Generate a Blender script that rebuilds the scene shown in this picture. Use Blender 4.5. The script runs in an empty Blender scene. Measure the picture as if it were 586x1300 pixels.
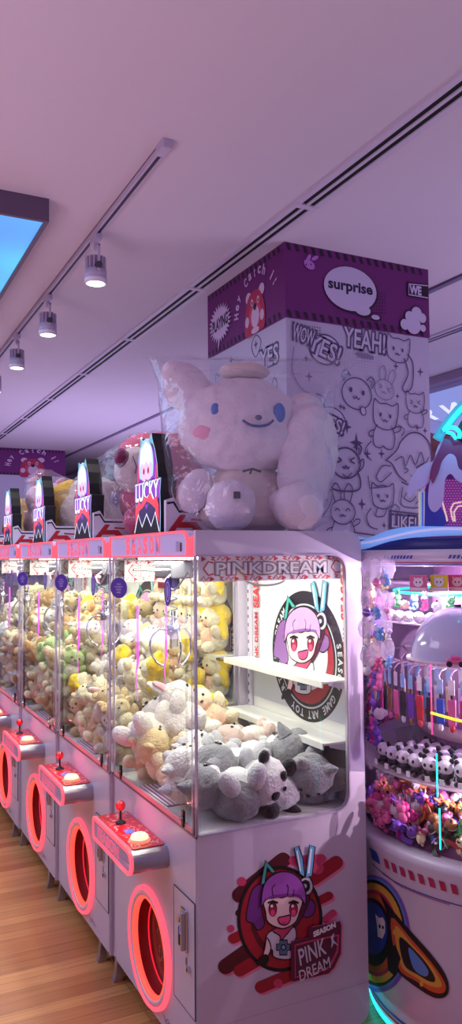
import bpy, bmesh, math, random
from math import sin, cos, pi, radians, sqrt, atan2, floor
from mathutils import Vector, Matrix, Euler, noise
random.seed(7)
SC = bpy.context.scene
COL = SC.collection
# ------------------------------------------------------------------ camera
EYE = 1.75; FPX = 1000.0; IW, IH = 586, 1300
_y, _p, _r = radians(26.5), radians(3.26), radians(-0.5)
CF = Vector((sin(_y)*cos(_p), cos(_y)*cos(_p), sin(_p)))
_r0 = Vector((cos(_y), -sin(_y), 0)); _u0 = _r0.cross(CF)
CR = cos(_r)*_r0 + sin(_r)*_u0; CU = -sin(_r)*_r0 + cos(_r)*_u0
CO = Vector((0, 0, EYE))
cd = bpy.data.cameras.new('camera'); cam = bpy.data.objects.new('camera', cd); COL.objects.link(cam)
cd.sensor_fit = 'VERTICAL'; cd.sensor_height = 36; cd.lens = FPX/IH*36; cd.clip_start = .05; cd.clip_end = 100
m = Matrix((CR, CU, -CF)).transposed().to_4x4(); m.translation = CO
cam.matrix_world = m; SC.camera = cam

def U(px, py, axis, val):
    "point of the surface axis=val that the photograph shows at px, py"
    d = CF + CR*(px-IW/2)/FPX - CU*(py-IH/2)/FPX
    i = 'xyz'.index(axis); t = (val-CO[i])/d[i]
    return CO + d*t
# ------------------------------------------------------------------ world, lights, exposure
SC.view_settings.view_transform = 'Standard'; SC.view_settings.look = 'None'
SC.view_settings.exposure = 0.0; SC.view_settings.gamma = 1.0; SC.view_settings.use_curve_mapping = False
w = bpy.data.worlds.new('world'); SC.world = w; w.use_nodes = True
w.node_tree.nodes['Background'].inputs[0].default_value = (.37, .285, .60, 1)
w.node_tree.nodes['Background'].inputs[1].default_value = .52

def area(name, loc, size, power, color, rot=(0, 0, 0), sy=None):
    l = bpy.data.lights.new(name, 'AREA'); l.energy = power; l.color = color; l.size = size
    if sy: l.shape = 'RECTANGLE'; l.size_y = sy
    o = bpy.data.objects.new(name, l); o.location = loc; o.rotation_euler = rot; COL.objects.link(o); return o
def point(name, loc, power, color, r=.05, parent=None):
    l = bpy.data.lights.new(name, 'POINT'); l.energy = power; l.color = color; l.shadow_soft_size = r
    o = bpy.data.objects.new(name, l); COL.objects.link(o)
    if parent: o.parent = parent; o.location = Vector(loc)-parent.location
    else: o.location = loc
    return o
# light of the blue ceiling panel in view, followed by added fill lights
area('panel_light', (-.4, 5.2, 3.235), 2.2, 46, (.66, .78, 1), sy=3.4)
area('aisle_fill', (-2.2, 3.6, 3.3), 2.2, 46, (.88, .80, 1.0), sy=2.5)  # added unseen lamp that brightens the aisle and the machine fronts
for p_, s_, w_, c_ in (((-1.6, 2.0, .9), 2.0, 58, (.86, .66, .92)), ((1.4, -1.5, 1.0), 2.0, 34, (.80, .66, .96)), ((3.0, 8.5, 1.5), 3.0, 62, (.62, .56, 1.0)), ((3.9, 2.6, 1.2), 1.2, 26, (.78, .64, .98)), ((-1.5, 8.0, 1.0), 2.5, 40, (.66, .58, 1.0))):
    area('ceiling_fill', p_, s_, w_, c_, rot=(pi, 0, 0))  # added lamps aimed upward to lift the ceiling, no fixtures there

# ------------------------------------------------------------------ materials
def lin(c): return tuple(((v/255)/12.92 if v/255 <= .04045 else ((v/255+.055)/1.055)**2.4) for v in c)
MC = {}
def mat(name, rgb=(200, 200, 200), rough=.5, metal=0, emit=0, spec=.5, sheen=0, bump=0, bscale=80, vary=0, vscale=4, trans=0, coat=0):
    if name in MC: return MC[name]
    m = bpy.data.materials.new(name); m.use_nodes = True; nt = m.node_tree; b = nt.nodes['Principled BSDF']
    c = lin(rgb)+(1,)
    b.inputs['Base Color'].default_value = c; b.inputs['Roughness'].default_value = rough
    b.inputs['Metallic'].default_value = metal; b.inputs['Specular IOR Level'].default_value = spec
    b.inputs['Sheen Weight'].default_value = sheen; b.inputs['Transmission Weight'].default_value = trans
    b.inputs['Coat Weight'].default_value = coat
    if emit: b.inputs['Emission Color'].default_value = c; b.inputs['Emission Strength'].default_value = emit; 
    if emit >= .5: b.inputs['Base Color'].default_value = tuple(v*.3 for v in c[:3])+(1,)
    tc = nt.nodes.new('ShaderNodeTexCoord')
    if bump:
        n = nt.nodes.new('ShaderNodeTexNoise'); n.inputs['Scale'].default_value = bscale; n.inputs['Detail'].default_value = 3
        nt.links.new(tc.outputs['Object'], n.inputs['Vector'])
        bp = nt.nodes.new('ShaderNodeBump'); bp.inputs['Strength'].default_value = bump; bp.inputs['Distance'].default_value = .01
        nt.links.new(n.outputs['Fac'], bp.inputs['Height']); nt.links.new(bp.outputs['Normal'], b.inputs['Normal'])
    if vary:
        n = nt.nodes.new('ShaderNodeTexNoise'); n.inputs['Scale'].default_value = vscale; n.inputs['Detail'].default_value = 4
        nt.links.new(tc.outputs['Object'], n.inputs['Vector'])
        mx = nt.nodes.new('ShaderNodeMix'); mx.data_type = 'RGBA'; mx.inputs[6].default_value = c
        mx.inputs[7].default_value = tuple(v*(1-vary) for v in c[:3])+(1,)
        nt.links.new(n.outputs['Fac'], mx.inputs[0]); nt.links.new(mx.outputs[2], b.inputs['Base Color'])
    MC[name] = m; return m
def fur(name, rgb, vary=.22): return mat(name, rgb, .95, sheen=.4, bump=.8 if vary > .1 else .3, bscale=110, vary=vary, vscale=25, spec=.1)
def clear(name, tint=(1, 1, 1), gloss=.06, rough=.02, film=0, wrinkle=0, wscale=9):
    if name in MC: return MC[name]
    m = bpy.data.materials.new(name); m.use_nodes = True; nt = m.node_tree; nt.nodes.clear()
    out = nt.nodes.new('ShaderNodeOutputMaterial'); tr = nt.nodes.new('ShaderNodeBsdfTransparent'); tr.inputs[0].default_value = tint+(1,)
    gl = nt.nodes.new('ShaderNodeBsdfGlossy'); gl.inputs['Roughness'].default_value = rough
    fr = nt.nodes.new('ShaderNodeLayerWeight'); fr.inputs['Blend'].default_value = .5
    pw = nt.nodes.new('ShaderNodeMath'); pw.operation = 'POWER'; pw.inputs[1].default_value = 4; nt.links.new(fr.outputs['Facing'], pw.inputs[0])
    ml = nt.nodes.new('ShaderNodeMath'); ml.operation = 'MULTIPLY_ADD'; ml.inputs[1].default_value = .42; ml.inputs[2].default_value = gloss*.5; nt.links.new(pw.outputs[0], ml.inputs[0])
    mx = nt.nodes.new('ShaderNodeMixShader')
    nt.links.new(ml.outputs[0], mx.inputs[0]); nt.links.new(tr.outputs[0], mx.inputs[1]); nt.links.new(gl.outputs[0], mx.inputs[2])
    last = mx
    if film:
        df = nt.nodes.new('ShaderNodeBsdfTranslucent'); df.inputs[0].default_value = (.85, .82, .88, 1)
        d2 = nt.nodes.new('ShaderNodeBsdfDiffuse'); d2.inputs[0].default_value = (.85, .82, .88, 1)
        ad = nt.nodes.new('ShaderNodeMixShader'); nt.links.new(df.outputs[0], ad.inputs[1]); nt.links.new(d2.outputs[0], ad.inputs[2])
        m2 = nt.nodes.new('ShaderNodeMixShader'); m2.inputs[0].default_value = film
        nt.links.new(mx.outputs[0], m2.inputs[1]); nt.links.new(ad.outputs[0], m2.inputs[2]); last = m2
    if wrinkle:
        tc = nt.nodes.new('ShaderNodeTexCoord'); n = nt.nodes.new('ShaderNodeTexNoise'); n.inputs['Scale'].default_value = wscale
        n.inputs['Detail'].default_value = 3; n.inputs['Distortion'].default_value = 1.5
        nt.links.new(tc.outputs['Object'], n.inputs['Vector'])
        bp = nt.nodes.new('ShaderNodeBump'); bp.inputs['Strength'].default_value = wrinkle; bp.inputs['Distance'].default_value = .03
        nt.links.new(n.outputs['Fac'], bp.inputs['Height'])
        nt.links.new(bp.outputs[0], gl.inputs['Normal']); nt.links.new(bp.outputs[0], fr.inputs['Normal'])
    nt.links.new(last.outputs[0], out.inputs[0]); MC[name] = m; return m

WHITE = mat('painted_metal_white', (214, 206, 222), .42, vary=.05, vscale=3)
BODY = mat('cabinet_white', (205, 196, 214), .38, vary=.06, vscale=2, coat=.15)
INNER = mat('inner_white', (232, 232, 228), .5)
CHROME = mat('chrome', (200, 200, 208), .15, 1)
STEEL = mat('brushed_steel', (176, 172, 182), .3, .85)
BLACK = mat('black_plastic', (14, 13, 18), .45)
RUBBER = mat('rubber', (22, 22, 26), .7)
DGREY = mat('dark_grey', (70, 66, 78), .5)
ACRYL = clear('acrylic_post', (.97, .97, .985), .14, .03)
GLASS = clear('pane_glass', (.985, .99, .985), .08, .015)
NEON = mat('neon_coral', (255, 86, 106), .5, emit=1.3)
NEONT = mat('neon_letter', (255, 92, 118), .5, emit=.95)
RED = mat('gloss_red', (190, 14, 22), .15, coat=1)
# ------------------------------------------------------------------ mesh builder
class MB:
    def __init__(s): s.bm = bmesh.new(); s.mats = []
    def mi(s, m):
        if m not in s.mats: s.mats.append(m)
        return s.mats.index(m)
    def add(s, vs, fs, m, smooth=False):
        i = s.mi(m); bv = [s.bm.verts.new(Vector(v)) for v in vs]
        for f in fs:
            if len(set(f)) < 3: continue
            try: bf = s.bm.faces.new([bv[k] for k in f]); bf.material_index = i; bf.smooth = smooth
            except ValueError: pass
        return bv
    def merge(s, b2, m, mx=None, smooth=True):
        b2.verts.ensure_lookup_table(); vs = [(mx @ v.co if mx else v.co.copy()) for v in b2.verts]
        s.add(vs, [[v.index for v in f.verts] for f in b2.faces], m, smooth); b2.free()
    def box(s, x0, y0, z0, x1, y1, z1, m, bev=0, seg=2, mx=None):
        x0, x1 = sorted((x0, x1)); y0, y1 = sorted((y0, y1)); z0, z1 = sorted((z0, z1))
        b = bmesh.new(); bmesh.ops.create_cube(b, size=1)
        for v in b.verts: v.co = Vector(((x0+x1)/2+v.co.x*(x1-x0), (y0+y1)/2+v.co.y*(y1-y0), (z0+z1)/2+v.co.z*(z1-z0)))
        if bev: bmesh.ops.bevel(b, geom=b.edges[:], offset=bev, segments=seg, affect='EDGES', profile=.5)
        b.verts.index_update(); s.merge(b, m, mx, False)
    def ell(s, c, r, m, rot=None, seg=16, rings=None, smooth=True, noise_amp=0, nseed=0):
        if not hasattr(r, '__len__'): r = (r, r, r)
        b = bmesh.new(); bmesh.ops.create_uvsphere(b, u_segments=seg, v_segments=rings or max(6, seg*2//3), radius=1)
        R = Euler(rot).to_matrix() if rot else Matrix.Identity(3)
        for v in b.verts:
            k = 1+(noise_amp*noise.noise(v.co*2.2+Vector((nseed, 3.1*nseed, 0))) if noise_amp else 0)
            v.co = Vector(c)+R @ Vector((v.co.x*r[0]*k, v.co.y*r[1]*k, v.co.z*r[2]*k))
        b.verts.index_update(); s.merge(b, m, None, smooth)
    def cyl(s, p0, p1, r0, m, r1=None, n=16, smooth=True, caps=True):
        p0, p1 = Vector(p0), Vector(p1); r1 = r0 if r1 is None else r1
        d = (p1-p0).normalized(); a = d.orthogonal().normalized(); b = d.cross(a)
        ring = [a*cos(2*pi*k/n)+b*sin(2*pi*k/n) for k in range(n)]
        vs = [p0+q*r0 for q in ring]+[p1+q*r1 for q in ring]
        s.add(vs, [[k, (k+1) % n, n+(k+1) % n, n+k] for k in range(n)], m, smooth)
        if caps: s.add(vs[:n], [list(range(n))], m); s.add(vs[n:], [list(range(n))], m)
    def tube(s, pts, r, m, n=8, closed=False, rads=None):
        pts = [Vector(p) for p in pts]; N = len(pts); vs = []
        t0 = (pts[1]-pts[0]).normalized(); a = t0.orthogonal().normalized()
        for i, p in enumerate(pts):
            if closed: t = (pts[(i+1) % N]-pts[i-1]).normalized()
            else: t = (pts[min(i+1, N-1)]-pts[max(i-1, 0)]).normalized()
            a = (a-t*a.dot(t)).normalized(); b = t.cross(a); rr = rads[i] if rads else r
            vs += [p+(a*cos(2*pi*k/n)+b*sin(2*pi*k/n))*rr for k in range(n)]
        fs = []
        for i in range(N if closed else N-1):
            j = (i+1) % N
            fs += [[i*n+k, i*n+(k+1) % n, j*n+(k+1) % n, j*n+k] for k in range(n)]
        if not closed: fs += [list(range(n)), list(range((N-1)*n, N*n))]
        s.add(vs, fs, m, True)
    def prism(s, pts, f0, f1, m, ms=None, cap0=True, cap1=True, smooth=False):
        n = len(pts); A = [Vector(f0(*p)) for p in pts]; B = [Vector(f1(*p)) for p in pts]
        if cap0: s.add(A, [list(range(n))], m)
        if cap1: s.add(B, [list(range(n))], m)
        s.add(A+B, [[k, (k+1) % n, n+(k+1) % n, n+k] for k in range(n)], ms or m, smooth)
    def ringprism(s, po, pi_, f0, f1, m, mi=None):
        n = len(po); A = [Vector(f0(*p)) for p in po]; a = [Vector(f0(*p)) for p in pi_]
        B = [Vector(f1(*p)) for p in po]; b = [Vector(f1(*p)) for p in pi_]
        q = lambda X, Y, M, sm=False: s.add(X+Y, [[k, (k+1) % n, n+(k+1) % n, n+k] for k in range(n)], M, sm)
        q(A, a, m); q(B, b, m); q(A, B, m); q(a, b, mi or m)
    def lathe(s, prof, c, m, n=24, smooth=True, mx=None):
        c = Vector(c); vs = []
        for r, z in prof:
            for k in range(n):
                v = Vector((r*cos(2*pi*k/n), r*sin(2*pi*k/n), z)); vs.append(c+(mx @ v if mx else v))
        fs = [[i*n+k, i*n+(k+1) % n, (i+1)*n+(k+1) % n, (i+1)*n+k] for i in range(len(prof)-1) for k in range(n)]
        s.add(vs, fs, m, smooth)
    def build(s, name, parent=None, weld=False, base=False):
        me = bpy.data.meshes.new(name)
        if weld: bmesh.ops.remove_doubles(s.bm, verts=s.bm.verts[:], dist=1e-5)
        vs = [v.co for v in s.bm.verts]
        lo = Vector([min(v[i] for v in vs) for i in range(3)]); hi = Vector([max(v[i] for v in vs) for i in range(3)])
        c = (lo+hi)/2
        if parent is None: c.z = lo.z
        bmesh.ops.translate(s.bm, vec=-c, verts=s.bm.verts[:]); 
        closed = all(len(e.link_faces) == 2 for e in s.bm.edges)
        if closed: bmesh.ops.recalc_face_normals(s.bm, faces=s.bm.faces[:])
        s.bm.to_mesh(me); s.bm.free()
        for m in s.mats: me.materials.append(m)
        o = bpy.data.objects.new(name, me); COL.objects.link(o)
        if parent:
            o.parent = parent; wl = Vector((0, 0, 0)); q = parent
            while q: wl += q.location; q = q.parent
            o.location = c-wl
        else: o.location = c
        return o

def tag(o, label=None, cat=None, group=None, kind=None):
    if label: o['label'] = label
    if cat: o['category'] = cat
    if group: o['group'] = group
    if kind: o['kind'] = kind
    return o
def empty(name, loc, label=None, cat=None, group=None):
    o = bpy.data.objects.new(name, None); COL.objects.link(o); o.location = loc; o.empty_display_size = .05
    return tag(o, label, cat, group)
def kids(o): return [c for c in o.children]
CH = {}
def index_children():
    CH.clear()
    for o in bpy.data.objects:
        if o.parent: CH.setdefault(o.parent.name, []).append(o)
def copy_tree(o, parent=None):
    c = o.copy(); COL.objects.link(c)
    if parent: c.parent = parent
    for ch in CH.get(o.name, []): copy_tree(ch, c)
    return c
def rrect(x0, y0, x1, y1, r, n=6):
    if not hasattr(r, '__len__'): r = (r,)*4
    out = []
    for (cx, cy, a0, k) in ((x0+r[0], y0+r[0], pi, r[0]), (x1-r[1], y0+r[1], 1.5*pi, r[1]), (x1-r[2], y1-r[2], 0, r[2]), (x0+r[3], y1-r[3], .5*pi, r[3])):
        out += [(cx+k*cos(a0+.5*pi*i/n), cy+k*sin(a0+.5*pi*i/n)) for i in range(n+1)]
    return out
def smoothpts(pts, closed=True, k=4):
    n = len(pts); out = []
    rng = range(n if closed else n-1)
    for i in rng:
        g = (lambda j: pts[j % n]) if closed else (lambda j: pts[max(0, min(n-1, j))])
        p0, p1, p2, p3 = g(i-1), g(i), g(i+1), g(i+2)
        for j in range(k):
            t = j/k
            out.append(tuple(.5*((2*p1[a])+(-p0[a]+p2[a])*t+(2*p0[a]-5*p1[a]+4*p2[a]-p3[a])*t*t+(-p0[a]+3*p1[a]-3*p2[a]+p3[a])*t**3) for a in (0, 1)))
    if not closed: out.append(tuple(pts[-1]))
    return out
# ------------------------------------------------------------------ flat printing on surfaces
TX = {}
def text_geo(s, bold=0.0, space=1.0):
    key = (s, bold, space)
    if key not in TX:
        cu = bpy.data.curves.new('t', 'FONT'); cu.body = s; cu.offset = bold; cu.space_character = space; cu.resolution_u = 3
        o = bpy.data.objects.new('t', cu); COL.objects.link(o)
        dg = bpy.context.evaluated_depsgraph_get(); me = bpy.data.meshes.new_from_object(o.evaluated_get(dg))
        vs = [(v.co.x, v.co.y) for v in me.vertices]; fs = [list(p.vertices) for p in me.polygons]
        bpy.data.objects.remove(o); bpy.data.curves.remove(cu); bpy.data.meshes.remove(me)
        TX[key] = (vs, fs)
    return TX[key]
class Art:
    "2-D artwork laid on a surface: surf(u, v, h) gives the point; layers are printed 0.5 mm apart"
    def __init__(s, surf, sub=0, lift=.0008, step=.00012):
        s.surf = surf; s.mb = MB(); s.h = lift; s.step = step; s.sub = sub
    def up(s, k=1): s.h += s.step*max(k, .15)
    def raw(s, vs, fs, m):
        if s.sub:
            b = bmesh.new(); bv = [b.verts.new((x, y, 0)) for x, y in vs]
            for f in fs:
                try: b.faces.new([bv[k] for k in f])
                except ValueError: pass
            bmesh.ops.triangulate(b, faces=b.faces[:], ngon_method='EAR_CLIP')
            for _ in range(5):
                es = [e for e in b.edges if e.calc_length() > s.sub]
                if not es: break
                bmesh.ops.subdivide_edges(b, edges=es, cuts=1); bmesh.ops.triangulate(b, faces=b.faces[:])
            b.verts.index_update(); vs = [(v.co.x, v.co.y) for v in b.verts]; fs = [[v.index for v in f.verts] for f in b.faces]; b.free()
        s.mb.add([s.surf(x, y, s.h) for x, y in vs], fs, m)
    def poly(s, pts, m, up=1): s.raw(list(pts), [list(range(len(pts)))], m); s.up(up)
    def ell(s, cx, cy, rx, ry, m, rot=0, n=28, up=1, a0=0, a1=2*pi):
        pts = [(rx*cos(a0+(a1-a0)*k/n), ry*sin(a0+(a1-a0)*k/n)) for k in range(n if a1-a0 > 6.28 else n+1)]
        s.poly([(cx+x*cos(rot)-y*sin(rot), cy+x*sin(rot)+y*cos(rot)) for x, y in pts], m, up)
    def stroke(s, pts, wd, m, closed=False, up=0):
        n = len(pts); L = []; R = []
        for i, p in enumerate(pts):
            a = pts[i-1] if (closed or i > 0) else p; b = pts[(i+1) % n] if (closed or i < n-1) else p
            dx, dy = b[0]-a[0], b[1]-a[1]; l = sqrt(dx*dx+dy*dy) or 1
            L.append((p[0]-dy/l*wd/2, p[1]+dx/l*wd/2)); R.append((p[0]+dy/l*wd/2, p[1]-dx/l*wd/2))
        q = n if closed else n-1
        s.raw(L+R, [[i, (i+1) % n, n+(i+1) % n, n+i] for i in range(q)], m); s.up(up)
    def text(s, t, cx, cy, wd, ht, m, bold=0.02, rot=0, up=1, shear=0, space=1.0, flip=1, fn=None):
        vs, fs = text_geo(t, bold, space)
        x0 = min(v[0] for v in vs); x1 = max(v[0] for v in vs); y0 = min(v[1] for v in vs); y1 = max(v[1] for v in vs)
        sx = wd/(x1-x0); sy = (ht/(y1-y0)) if ht else sx
        o = []
        for x, y in vs:
            X = (x-(x0+x1)/2)*abs(sx); Y = (y-(y0+y1)/2)*sy; X += shear*Y; X *= flip
            X, Y = X*cos(rot)-Y*sin(rot), X*sin(rot)+Y*cos(rot)
            q = (cx+X, cy+Y); o.append(fn(*q) if fn else q)
        s.raw(o, fs, m); s.up(up)
    def build(s, name, parent=None): return s.mb.build(name, parent)
def ink(name, rgb, rough=.45): return mat('ink_'+name, rgb, rough)

# ------------------------------------------------------------------ setting
def wood():
    m = bpy.data.materials.new('oak_strip_floor'); m.use_nodes = True; nt = m.node_tree; b = nt.nodes['Principled BSDF']
    tc = nt.nodes.new('ShaderNodeTexCoord')
    br = nt.nodes.new('ShaderNodeTexBrick'); br.inputs['Scale'].default_value = 1; br.inputs['Brick Width'].default_value = 1.1
    br.inputs['Row Height'].default_value = .075; br.inputs['Mortar Size'].default_value = .0012; br.offset = .37; br.offset_frequency = 3
    br.inputs['Color1'].default_value = lin((214, 158, 98))+(1,); br.inputs['Color2'].default_value = lin((178, 120, 70))+(1,)
    br.inputs['Mortar'].default_value = lin((110, 66, 38))+(1,); br.inputs['Mortar Smooth'].default_value = .3
    nt.links.new(tc.outputs['Object'], br.inputs['Vector'])
    mp = nt.nodes.new('ShaderNodeMapping'); mp.inputs['Scale'].default_value = (1.5, 45, 1); nt.links.new(tc.outputs['Object'], mp.inputs[0])
    n = nt.nodes.new('ShaderNodeTexNoise'); n.inputs['Scale'].default_value = 2; n.inputs['Detail'].default_value = 5; nt.links.new(mp.outputs[0], n.inputs[0])
    mx = nt.nodes.new('ShaderNodeMix'); mx.data_type = 'RGBA'; mx.blend_type = 'MULTIPLY'; mx.inputs[0].default_value = .52
    cr = nt.nodes.new('ShaderNodeValToRGB'); cr.color_ramp.elements[0].position = .3; cr.color_ramp.elements[1].position = .7
    cr.color_ramp.elements[0].color = (.5, .42, .36, 1); cr.color_ramp.elements[1].color = (1.05, 1.02, .98, 1)
    nt.links.new(n.outputs[0], cr.inputs[0]); nt.links.new(br.outputs[0], mx.inputs[6]); nt.links.new(cr.outputs[0], mx.inputs[7])
    nt.links.new(mx.outputs[2], b.inputs['Base Color']); b.inputs['Roughness'].default_value = .34
    return m
CEIL = mat('ceiling_paint', (212, 200, 212), .85)
WALLM = mat('wall_paint', (198, 186, 208), .8)
mb = MB(); mb.box(-5, -3, -.1, 8, 16, 0, wood()); tag(mb.build('floor'), kind='structure')
mb = MB(); mb.box(-5, -3, 3.35, 8, 16, 3.45, CEIL); tag(mb.build('ceiling'), kind='structure')
mb = MB(); mb.box(-5, 15, 0, 8, 15.1, 3.35, WALLM); tag(mb.build('wall_back'), kind='structure')
mb = MB(); mb.box(4.85, -3, 0, 4.95, 15, 3.35, WALLM); tag(mb.build('wall_right'), kind='structure')
# cornice and lit screen along the right wall
mb = MB(); mb.box(4.74, -3, 3.27, 4.85, 14.9, 3.35, mat('cornice', (150, 130, 160), .7), .01); tag(mb.build('trim_1'), kind='structure')
mb = MB(); mb.box(4.81, 2.5, 2.55, 4.849, 9, 3.22, mat('lit_blue_screen', (150, 160, 235), .4, emit=.75))
sc = mb.build('wall_screen'); tag(sc, 'wide glowing pale blue wall screen with white slanted lettering behind the round machine', 'screen')
a = Art(lambda u, v, h: (4.81-h, u, v)); LET = mat('screen_letters', (225, 228, 255), .4, emit=1.0)
a.text('YOUR WORLD', 5.3, 3.03, 2.2, .12, LET, .03, flip=-1, shear=-.5); a.build('lettering', sc)

# pillars -------------------------------------------------------------
PURP = mat('band_purple', (112, 30, 112), .5, vary=.06)
PWALL = mat('pillar_wrap', (196, 190, 214), .55)
LINE = ink('doodle_line', (88, 76, 116)); LINE2 = ink('doodle_faint', (140, 130, 162)); PALE = ink('pale', (205, 198, 222))
DARKP = ink('dark_plum', (38, 14, 44)); STAR = ink('doodle_star', (92, 80, 120))
def pillar(x0, y0, w_, name):
    mb = MB(); mb.box(x0, y0, 0, x0+w_, y0+w_, 2.96, PWALL); o = mb.build(name); tag(o, kind='structure')
    mb = MB(); mb.box(x0-.006, y0-.006, 2.96, x0+w_+.006, y0+w_+.006, 3.35, PURP); b = mb.build('purple_band', o)
    for fr in (lambda u, v, h: (x0+u, y0-.006-h, v), lambda u, v, h: (x0-.006-h, y0+w_-u, v)):
        a = Art(fr)
        for zt, zb in ((3.345, 3.31), (3.0, 2.965)):
            k = 0; t = 0.0
            while t < w_-.02:
                a.poly([(t+.012, zb), (t+.034, zb), (t+.022, zt), (t, zt)], DARKP, 0); t += .05
        a.build('hazard_stripe', b)
    return o, b
PX0, PY0, PW = 2.01, 3.39, .92
pil, band = pillar(PX0, PY0, PW, 'pillar')
SIDE = lambda u, v, h: (PX0+u, PY0-h, v)       # face towards the viewer
SIDEB = lambda u, v, h: (PX0+u, PY0-.008-h, v)
LEFTB = lambda u, v, h: (PX0-.008-h, PY0+PW-u, v)
LEFT = lambda u, v, h: (PX0-h, PY0+PW-u, v)
def pf(px, py):    # photograph position to face coordinates of the near face
    p = U(px, py, 'y', PY0); return (p.x-PX0, p.z)
def bubble_text(a, t, cx, cy, wd, ht, rot=0, fill=None, line=None, b=.09):
    a.text(t, cx, cy, wd+.025, ht+.025, line or LINE, b, rot); a.text(t, cx, cy, wd, ht, fill or PALE, .015, rot)
def cat_face(a, cx, cy, r, line=None, ears='point', body=True, w_=.006, face=0, tilt=0):
    line = line or LINE
    def T(x, y):
        x, y = x*cos(tilt)-y*sin(tilt), x*sin(tilt)+y*cos(tilt); return (cx+x*r, cy+y*r)
    P = lambda pts, cl=True, ww=w_: a.stroke(smoothpts([T(*p) for p in pts], cl, 5), ww, line, cl)
    if ears == 'point':
        P([(-.95, .1), (-.98, .6), (-.9, 1.05), (-.5, .82), (0, .88), (.5, .82), (.9, 1.05), (.98, .6), (.95, .1), (.75, -.55), (0, -.8), (-.75, -.55)])
    elif ears == 'round':
        P([(.9*cos(k*.524), .8*sin(k*.524)) for k in range(12)])
        for sx in (-1, 1): P([(sx*.85, .45), (sx*1.0, .85), (sx*.75, 1.05), (sx*.5, .8)], False); P([(sx*.78, .55), (sx*.85, .8), (sx*.65, .82)], False, w_*.7)
    else:
        P([(.9*cos(k*.524), .75*sin(k*.524)) for k in range(12)])
        for sx in (-1, 1): P([(sx*.55, .6), (sx*.75, 1.4), (sx*.45, 1.75), (sx*.15, 1.3), (sx*.15, .7)], False)
    if face == 0:
        for sx in (-.38, .38): a.ell(*T(sx, .12), .09*r, .14*r, line, tilt, 12, 0)
    elif face == 1:
        for sx in (-1, 1): P([(sx*.55, .3), (sx*.28, .15), (sx*.55, .0)], False)
    else:
        for sx in (-1, 1): P([(sx*.55, .05), (sx*.4, .22), (sx*.22, .05)], False)
    P([(-.22, -.18), (-.1, -.28), (0, -.15), (.1, -.28), (.22, -.18)], False)
    if body:
        P([(-.6, -.55), (-.85, -1.2), (-.7, -1.9), (-.25, -2.0), (0, -1.85), (.25, -2.0), (.7, -1.9), (.85, -1.2), (.6, -.55)], False)
        P([(-.72, -.9), (-1.15, -1.1), (-1.1, -1.4), (-.8, -1.3)], False); P([(.72, -.9), (1.15, -.7), (1.25, -.45), (.95, -.45), (.7, -.65)], False)
def star4(a, cx, cy, r, m=None):
    pts = []
    for k in range(8): rr = r if k % 2 == 0 else r*.3; pts.append((cx+rr*.8*cos(k*pi/4+pi/2), cy+rr*sin(k*pi/4+pi/2)))
    a.poly(pts, m or STAR, 0)
# near face artwork
a = Art(SIDE)
for (px, py, s_) in ((392, 478, .03), (440, 542, .04), (419, 540, .02), (436, 518, .02), (502, 465, .025), (533, 472, .03), (504, 503, .02), (452, 562, .055), (466, 576, .03), (484, 576, .03), (459, 640, .035), (487, 667, .022), (432, 516, .02), (529, 543, .022), (539, 547, .022), (388, 455, .02)):
    star4(a, *pf(px, py), s_)
# printed dots under YEAH
for i in range(15):
    for j in range(7):
        px, py = 437+i*3.6, 448+j*3.7+i*.5
        rr = .0042*(1-j/8)*(1-abs(i-7)/10)
        a.ell(*pf(px, py), rr, rr, LINE, 0, 6, 0)
for i in range(8):
    for j in range(5): a.ell(*pf(383+i*3.2, 413+j*3.6+i*.5), .004, .004, LINE, 0, 6, 0)
a.up()
c = pf(412, 444); a.ell(c[0], c[1], .098, .082, LINE, 0, 30); a.ell(c[0], c[1], .09, .074, PALE, 0, 30); bubble_text(a, 'YES!', c[0]-.004, c[1]+.006, .20, .095, -.32)
c = pf(462, 433); bubble_text(a, 'YEAH!', c[0], c[1]+.004, .27, .105, -.06); a.ell(*pf(462, 452), .06, .014, LINE2, -.1, 20, 0)
c = pf(422, 537); a.ell(c[0]-.02, c[1], .10, .085, LINE, 0, 30); a.ell(c[0]-.02, c[1], .093, .078, PALE, 0, 30); bubble_text(a, 'YES!', c[0]-.005, c[1], .15, .07, -.35)
c = pf(512, 663); a.stroke([(c[0]-.10, c[1]-.045), (c[0]+.105, c[1]-.055), (c[0]+.1, c[1]+.045), (c[0]-.095, c[1]+.06)], .008, LINE, True); bubble_text(a, 'LIKE!', c[0], c[1], .165, .065, -.05)
a.up()
cat_face(a, *pf(452, 500), .105, ears='round', body=False, face=0, tilt=-.15); a.ell(*pf(460, 522), .02, .026, LINE, .3, 14); a.ell(*pf(460, 522), .014, .02, PALE, .3, 14)
cat_face(a, *pf(487, 495), .072, LINE2, 'bunny', False, .005, 1, -.25)
cat_face(a, *pf(504, 446), .08, ears='point', body=False, tilt=-.1)
a.stroke(smoothpts([pf(512, 455), pf(517, 474), pf(510, 492), pf(514, 498), pf(522, 490), pf(523, 462), pf(516, 450)], False), .007, LINE)
cat_face(a, *pf(488, 530), .085, LINE, 'point', True, .006, 0, -.1)
cat_face(a, *pf(526, 513), .065, ears='point', body=True, w_=.005, face=1)
cat_face(a, *pf(438, 588), .10, ears='round', body=False, face=1, w_=.009)
a.stroke(smoothpts([pf(417, 600), pf(415, 612), pf(422, 621), pf(440, 624), pf(455, 621), pf(456, 608), pf(452, 598)], False), .009, LINE)
a.stroke(smoothpts([pf(454, 588), pf(460, 583), pf(460, 592), pf(453, 600)], False), .007, LINE)
a.stroke(smoothpts([pf(417, 590), pf(412, 580), pf(415, 572), pf(420, 580)], False), .007, LINE)
cat_face(a, *pf(485, 632), .075, ears='point', body=False, face=0)
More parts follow.
